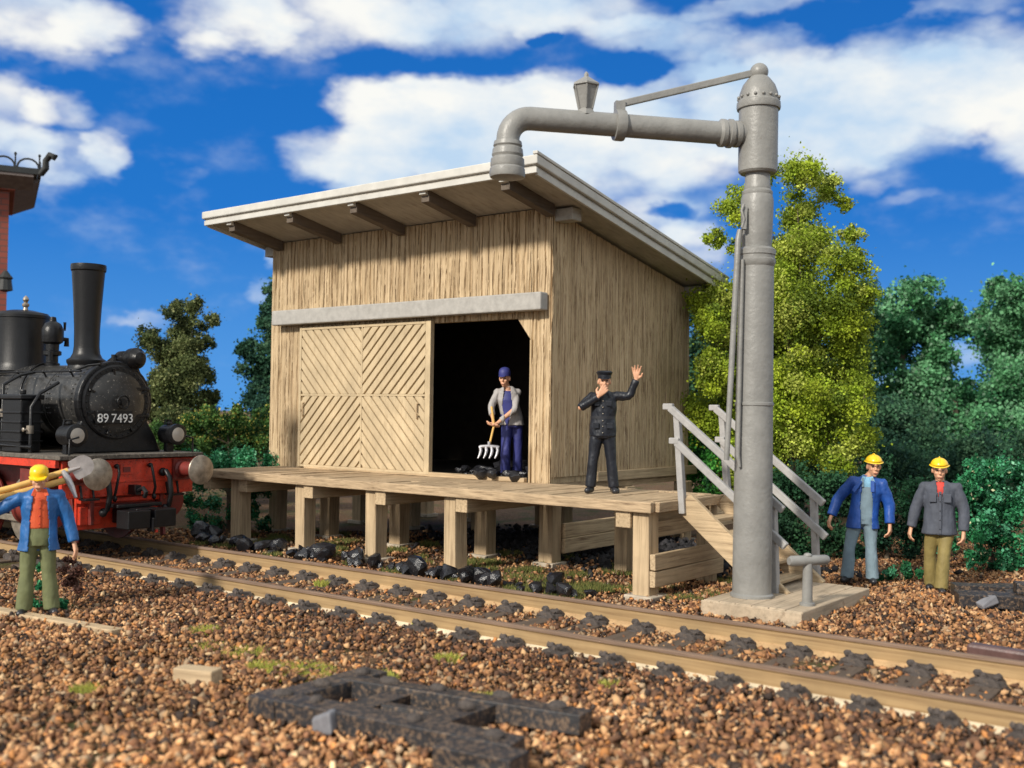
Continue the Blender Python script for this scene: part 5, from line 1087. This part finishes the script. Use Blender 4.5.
# 3. man in the blue jacket and yellow helmet
J = dict(hip=(.0,0,.90), chest=(.06,0,1.27), head=(.14,-.02,1.585), shL=(-.14,0,1.38), shR=(.25,0,1.36), elL=(-.33,.02,1.12), wrL=(-.41,-.04,.90), elR=(.345,.02,1.06), wrR=(.35,-.03,.82),
         hpL=(-.10,0,.84), hpR=(.09,0,.84), knL=(-.17,-.02,.47), knR=(.11,-.02,.47), anL=(-.20,0,.09), anR=(.125,.0,.09), toeL=(-.4,-1,0), toeR=(.15,-1,0))
t, V_, hp, R, body = mk_person('man in an open blue jacket, pale overalls and yellow helmet, nearer the stairs', (5.13,15.30,.03), J, .22, .06, 1.06, {'L': dict(n=(1,.3,0), side=-1, curl=.6), 'R': dict(n=(-1,.3,0), side=1, curl=.6)})
trousers(t, V_, M['overall'], .0, shin=.078, w=1.02); jacket(t, V_, M['blueshine'], .74, 1.04, (.05,.085,.075), sleeve=.066, cuff=.0, flare=1.06, shoulder=.082); boots(t, V_, J); helmet(t, hp, R, M['helmet'])
m = MB(); c = V_['chest']; h_ = V_['hip']; loft(m, [(h_.x,h_.y,.86,.170,.138),(h_.x*.7+c.x*.3,h_.y,1.05,.160,.132),(c.x,c.y,c.z-.03,.160,.132),(c.x,c.y,c.z+.06,.150,.116),(c.x,c.y,c.z+.09,.12,.09)]); bb_ = fuse('bib', m, M['overall'], t, .012, 2)
m = MB(); loft(m, [(c.x,c.y,c.z-.0,.15,.12),(c.x,c.y,c.z+.09,.16,.118),(c.x,c.y+.01,c.z+.18,.07,.075)]); fuse('shirt', m, M['paleblue'], t, .012, 2); collar(t, hp, V_, M['paleblue'], 'shirt_collar', .066, .18, .016)
for s_ in (-1,1):
    m = MB(); m.bar((c.x+s_*.062,c.y-.135,c.z+.045),(c.x+s_*.062,c.y-.09,c.z+.165),.026,.008,(0,1,0)); m.build('strap', M['overall'], t)
for s_ in (-1,1):
    m = MB(); m.bar((s_*.075+c.x*.8,-.155,c.z+.13),(s_*.125,-.165,c.z-.02),.05,.014,(0,1,0)); m.build('lapel', M['blueshine'], t, bevel=.004)

# 4. man in the grey jacket and yellow helmet
J = dict(hip=(-.01,0,.90), chest=(.0,0,1.27), head=(-.01,-.02,1.60), shL=(-.20,0,1.38), shR=(.205,0,1.38), elL=(-.30,.02,1.09), wrL=(-.355,.00,.84), elR=(.29,-.02,1.09), wrR=(.285,-.07,.82),
         hpL=(-.09,0,.84), hpR=(.085,0,.84), knL=(-.125,.06,.47), knR=(.045,-.08,.47), anL=(-.11,.14,.10), anR=(.015,-.10,.09), toeL=(-.2,-1,0), toeR=(.1,-1,0))
t, V_, hp, R, body = mk_person('man in a buttoned grey jacket, tan trousers and yellow helmet, walking', (6.03,14.75,.0), J, .05, .10, 1.06, {'L': dict(n=(1,.3,0), side=-1, curl=.6), 'R': dict(n=(-1,.3,0), side=1, curl=.6)})
trousers(t, V_, M['tan'], .0, shin=.080, w=1.02); jacket(t, V_, M['greyjacket'], .76, 1.04, (.06,.0,.0), sleeve=.065, cuff=.0, flare=1.07, shoulder=.08); boots(t, V_, J); helmet(t, hp, R, M['helmet']); collar(t, hp, V_, M['greyjacket'], 'collar', .08, .155, .018)
m = MB(); c = V_['chest']; loft(m, [(c.x,c.y,c.z-.02,.14,.12),(c.x,c.y,c.z+.09,.165,.120),(c.x,c.y,c.z+.18,.066,.072)]); fuse('scarf', m, M['redshirt'], t, .012, 2)
m = MB(); m.box(.045,.135,-.168,-.140,1.19,1.30); m.box(-.135,-.045,-.168,-.140,1.19,1.30); m.build('pocket', M['greyjacket'], t, bevel=.006)
m = MB(); m.bar((0,-.166,1.33),(0,-.182,.78),.035,.010,(0,1,0)); m.build('placket', M['greyjacket'], t, bevel=.003)
buttons(t, V_, .0, lambda z: -.172-(1.33-z)*.03, [.84,.96,1.08,1.2,1.3], M['boot'])

# 5. worker at the left with shovel and pick over the shoulder
J = dict(hip=(.0,0,.90), chest=(.0,0,1.27), head=(-.015,-.04,1.565), shL=(-.215,.0,1.345), shR=(.205,0,1.375), elL=(-.46,.02,1.20), wrL=(-.56,-.06,1.41), elR=(.315,.0,1.07), wrR=(.375,-.05,.83),
         hpL=(-.10,0,.84), hpR=(.09,0,.84), knL=(-.12,-.01,.47), knR=(.115,-.02,.47), anL=(-.14,0,.09), anR=(.155,-.02,.09), toeL=(-.3,-1,0), toeR=(.25,-1,0))
t, V_, hp, R, body = mk_person('worker in blue jacket, orange shirt and yellow cap carrying tools on his shoulder', (-5.49,12.27,.01), J, -.12, .18, 1.0, {'L': dict(d=(.15,-.1,1), n=(1,0,0), side=-1, curl=1.0), 'R': dict(n=(-1,.3,0), side=1, curl=.35)})
trousers(t, V_, M['olive'], .0, shin=.082, w=1.04); jacket(t, V_, M['bluejacket'], .74, 1.05, (.06,.105,.115), sleeve=.066, cuff=.0, flare=1.08, shoulder=.082); boots(t, V_, J)
m = MB(); c = V_['chest']; h_ = V_['hip']; loft(m, [(h_.x,h_.y,1.0,.180,.140),(c.x,c.y,1.12,.178,.138),(c.x,c.y,c.z-.03,.18,.138),(c.x,c.y,c.z+.09,.168,.118),(c.x,c.y,c.z+.185,.07,.075)]); fuse('shirt', m, M['orange'], t, .012, 2); collar(t, hp, V_, M['orange'], 'shirt_collar', .068, .18, .016)
m = MB(); m.bar((.0,-.138,1.36),(.0,-.146,1.02),.022,.006,(0,1,0)); m.build('placket', M['orange'], t); buttons(t, V_, .0, lambda z: -.150, [1.06,1.15,1.24,1.33], M['redshirt'])
m = MB(); 
for q in ((.086,.104,.035),(.090,.110,.075),(.082,.10,.115),(.05,.06,.142),(.02,.02,.148)): m.v += ringr(*q, cy=.008)
for j in range(4):
    for k in range(24): m.f.append((j*24+k, j*24+(k+1)%24, (j+1)*24+(k+1)%24, (j+1)*24+k)); m.m.append(0)
m.f.append(tuple(range(96,120))); m.m.append(0); m.prism([(-.085,.01),(-.07,-.045),(0,-.07),(.07,-.045),(.085,.01)], hp(0,-.085,.035), R@Vector((1,0,0)), R@Vector((0,.95,.25)), R@Vector((0,0,.012)))
m.build('cap', M['helmet'], t, smooth=50)
def tool(nm, lab, cat): 
    q = thing(nm, lab, cat, t.location, t.rotation_euler.z); return q
sh = tool('shovel', 'round bladed shovel with yellow handle carried over the left worker\'s shoulder', 'shovel')
MB().tube([(-.95,.04,1.30),(-.3,.115,1.46),(.30,.15,1.65)],.038,10).build('handle', M['handle'], sh, smooth=50)
bd = []
for k in range(15): a = pi*k/14-pi/2; bd.append((.11+.13*cos(a), .13*sin(a)))
bd = [(-.02,-.09),(.0,-.125)] + bd[1:-1] + [(.0,.125),(-.02,.09)]
m = MB(); dd = Vector((.86,.05,.50)).normalized(); uu = Vector((-.5,.0,.86)).normalized(); nn = dd.cross(uu)
m.prism(bd, Vector((.36,.155,1.65)), dd, uu, nn*.012); m.tube([(.16,.14,1.60),(.27,.145,1.635),(.43,.145,1.69)],[.032,.036,.014],10); m.build('blade', M['blade'], sh, smooth=35)
pk = tool('pickaxe', 'pick with a narrow steel head and yellow handle beside the shovel', 'pickaxe')
MB().tube([(-.95,-.02,1.22),(-.3,.085,1.38),(.30,.11,1.55)],.040,10).build('handle', M['handle'], pk, smooth=50)
m = MB(); m.tube([(.24,.09,1.66),(.285,.085,1.58),(.34,.06,1.47),(.39,.04,1.34)],[.020,.040,.034,.018],8); m.build('head', M['iron'], pk, smooth=35)

# ------------------------------------------------------------------ light, sky, camera
SUN = Vector((-.639,-.770,0)).normalized(); EL = radians(31)
sd = Vector((SUN.x*cos(EL), SUN.y*cos(EL), sin(EL)))
ld = bpy.data.lights.new('sun','SUN'); ld.energy = 3.7; ld.angle = radians(5.5); ld.color = (1,.93,.82)
lo_ = bpy.data.objects.new('sun', ld); COL.objects.link(lo_); lo_.rotation_euler = sd.to_track_quat('Z','Y').to_euler()
w = bpy.data.worlds.new('World'); SC.world = w; w.use_nodes = True; nt = w.node_tree; nd = nt.nodes; nd.clear()
def N_(ty, **kw):
    n = nd.new(ty)
    for k, v in kw.items(): setattr(n, k, v)
    return n
def mth(op, a, b=None, c=None, clamp=False):
    n = N_('ShaderNodeMath', operation=op, use_clamp=clamp)
    for i, v in enumerate((a, b, c)):
        if v is None: continue
        if hasattr(v, 'links'): nt.links.new(v, n.inputs[i])
        else: n.inputs[i].default_value = v
    return n.outputs[0]
out = N_('ShaderNodeOutputWorld'); bg = N_('ShaderNodeBackground'); nt.links.new(bg.outputs[0], out.inputs[0])
tc = N_('ShaderNodeTexCoord'); sx = N_('ShaderNodeSeparateXYZ'); nt.links.new(tc.outputs['Generated'], sx.inputs[0])
sky = N_('ShaderNodeTexSky'); sky.sky_type = 'NISHITA'; sky.sun_disc = False; sky.sun_elevation = EL; sky.sun_rotation = atan2(SUN.x, SUN.y)
def noise(scale, detail, off=(0,0,0), strz=2.0):
    mp = N_('ShaderNodeMapping'); mp.inputs['Scale'].default_value = (1,1,strz); mp.inputs['Location'].default_value = off
    nt.links.new(tc.outputs['Generated'], mp.inputs['Vector']); n = N_('ShaderNodeTexNoise'); n.inputs['Scale'].default_value = scale; n.inputs['Detail'].default_value = detail; n.inputs['Roughness'].default_value = .58
    nt.links.new(mp.outputs[0], n.inputs['Vector']); return n
az0 = mth('ARCTAN2', sx.outputs[0], sx.outputs[1]); el0 = mth('ARCSINE', sx.outputs[2])
wn = noise(7, 5); wn2 = noise(24, 5, (3,1,2)); ws = N_('ShaderNodeSeparateColor'); nt.links.new(wn.outputs['Color'], ws.inputs[0]); ws2 = N_('ShaderNodeSeparateColor'); nt.links.new(wn2.outputs['Color'], ws2.inputs[0])
az = mth('ADD', az0, mth('MULTIPLY', mth('SUBTRACT', ws.outputs[0], .5), .085)); az = mth('ADD', az, mth('MULTIPLY', mth('SUBTRACT', ws2.outputs[0], .5), .035))
el = mth('ADD', el0, mth('MULTIPLY', mth('SUBTRACT', ws.outputs[1], .5), .050)); el = mth('ADD', el, mth('MULTIPLY', mth('SUBTRACT', ws2.outputs[1], .5), .022))
tot = None
for (a, e, ia, ie, wt) in CL:
    dx = mth('MULTIPLY', mth('SUBTRACT', az, a), ia); dy = mth('MULTIPLY', mth('SUBTRACT', el, e), ie)
    q = mth('SUBTRACT', 1.35, mth('MULTIPLY_ADD', dx, dx, mth('MULTIPLY', dy, dy)), clamp=True)
    q = mth('MULTIPLY', q, wt); tot = q if tot is None else mth('ADD', tot, q)
fb = noise(11, 8, (5,2,1)); den = mth('ADD', tot, mth('MULTIPLY', mth('SUBTRACT', fb.outputs['Fac'], .5), 2.2))
# unseen clouds outside the view, added to whiten the ambient light
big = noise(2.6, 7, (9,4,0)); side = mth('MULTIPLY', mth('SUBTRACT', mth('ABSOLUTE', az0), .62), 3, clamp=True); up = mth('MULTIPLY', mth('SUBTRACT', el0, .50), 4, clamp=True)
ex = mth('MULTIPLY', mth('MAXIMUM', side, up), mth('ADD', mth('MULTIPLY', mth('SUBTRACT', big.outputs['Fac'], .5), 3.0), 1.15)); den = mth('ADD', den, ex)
mr = N_('ShaderNodeMapRange', interpolation_type='SMOOTHSTEP'); mr.inputs[1].default_value = -.05; mr.inputs[2].default_value = 1.6; nt.links.new(den, mr.inputs[0])
cr1 = N_('ShaderNodeValToRGB'); e = cr1.color_ramp.elements; nt.links.new(mth('MULTIPLY', el0, 2.0), cr1.inputs['Fac'])
e[0].position = 0; e[0].color = (.06,.27,.66,1); e[1].position = 1; e[1].color = (.0005,.085,.36,1); q = e.new(.35); q.color = (.003,.14,.50,1)
m1 = N_('ShaderNodeMix', data_type='RGBA'); m1.inputs[0].default_value = SKYMIX; nt.links.new(cr1.outputs[0], m1.inputs[6])
sks = N_('ShaderNodeMix', data_type='RGBA', blend_type='MULTIPLY'); sks.inputs[0].default_value = 1; nt.links.new(sky.outputs[0], sks.inputs[6]); sks.inputs[7].default_value = (.10,.10,.10,1)
nt.links.new(sks.outputs[2], m1.inputs[7])
cn = noise(6, 6, (1,7,3)); cc = N_('ShaderNodeValToRGB'); e = cc.color_ramp.elements; e[0].position = .36; e[0].color = (.42,.56,.72,1); e[1].position = .60; e[1].color = (.78,.78,.75,1); nt.links.new(cn.outputs['Fac'], cc.inputs['Fac'])
m2 = N_('ShaderNodeMix', data_type='RGBA'); nt.links.new(mr.outputs[0], m2.inputs[0]); nt.links.new(m1.outputs[2], m2.inputs[6]); nt.links.new(cc.outputs[0], m2.inputs[7])
m3 = N_('ShaderNodeMix', data_type='RGBA', blend_type='MULTIPLY'); nt.links.new(mth('MULTIPLY', mth('MAXIMUM', side, up), .62), m3.inputs[0]); nt.links.new(m2.outputs[2], m3.inputs[6]); m3.inputs[7].default_value = (1.45,1.32,1.12,1)  # unseen sky brightened and warmed as added fill for the shed's side wall
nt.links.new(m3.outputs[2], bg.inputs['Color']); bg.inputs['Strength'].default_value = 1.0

cam = bpy.data.cameras.new('camera'); co = bpy.data.objects.new('camera', cam); COL.objects.link(co)
cam.sensor_width = 36; cam.lens = 1048.7411/1024*36; cam.clip_end = 3000; cam.clip_start = .05
pt, rl = .0255, .014; right = Vector((1,0,0)); up_ = Vector((0,-sin(pt),cos(pt))); fw = Vector((0,cos(pt),sin(pt)))
r2 = right*cos(rl)+up_*sin(rl); u2 = up_*cos(rl)-right*sin(rl)
co.matrix_world = Matrix(((r2.x,u2.x,-fw.x,0),(r2.y,u2.y,-fw.y,0),(r2.z,u2.z,-fw.z,2.45),(0,0,0,1)))
cam.dof.use_dof = True; cam.dof.focus_distance = 15.5; cam.dof.aperture_fstop = .78
SC.camera = co
SC.view_settings.view_transform = 'Standard'; SC.view_settings.look = 'None'; SC.view_settings.exposure = .30; SC.view_settings.gamma = 1
SC.render.engine = 'CYCLES'; SC.cycles.use_denoising = True; SC.cycles.max_bounces = 6; SC.cycles.transparent_max_bounces = 4; SC.cycles.use_adaptive_sampling = True
SC.render.resolution_x = 1024; SC.render.resolution_y = 768
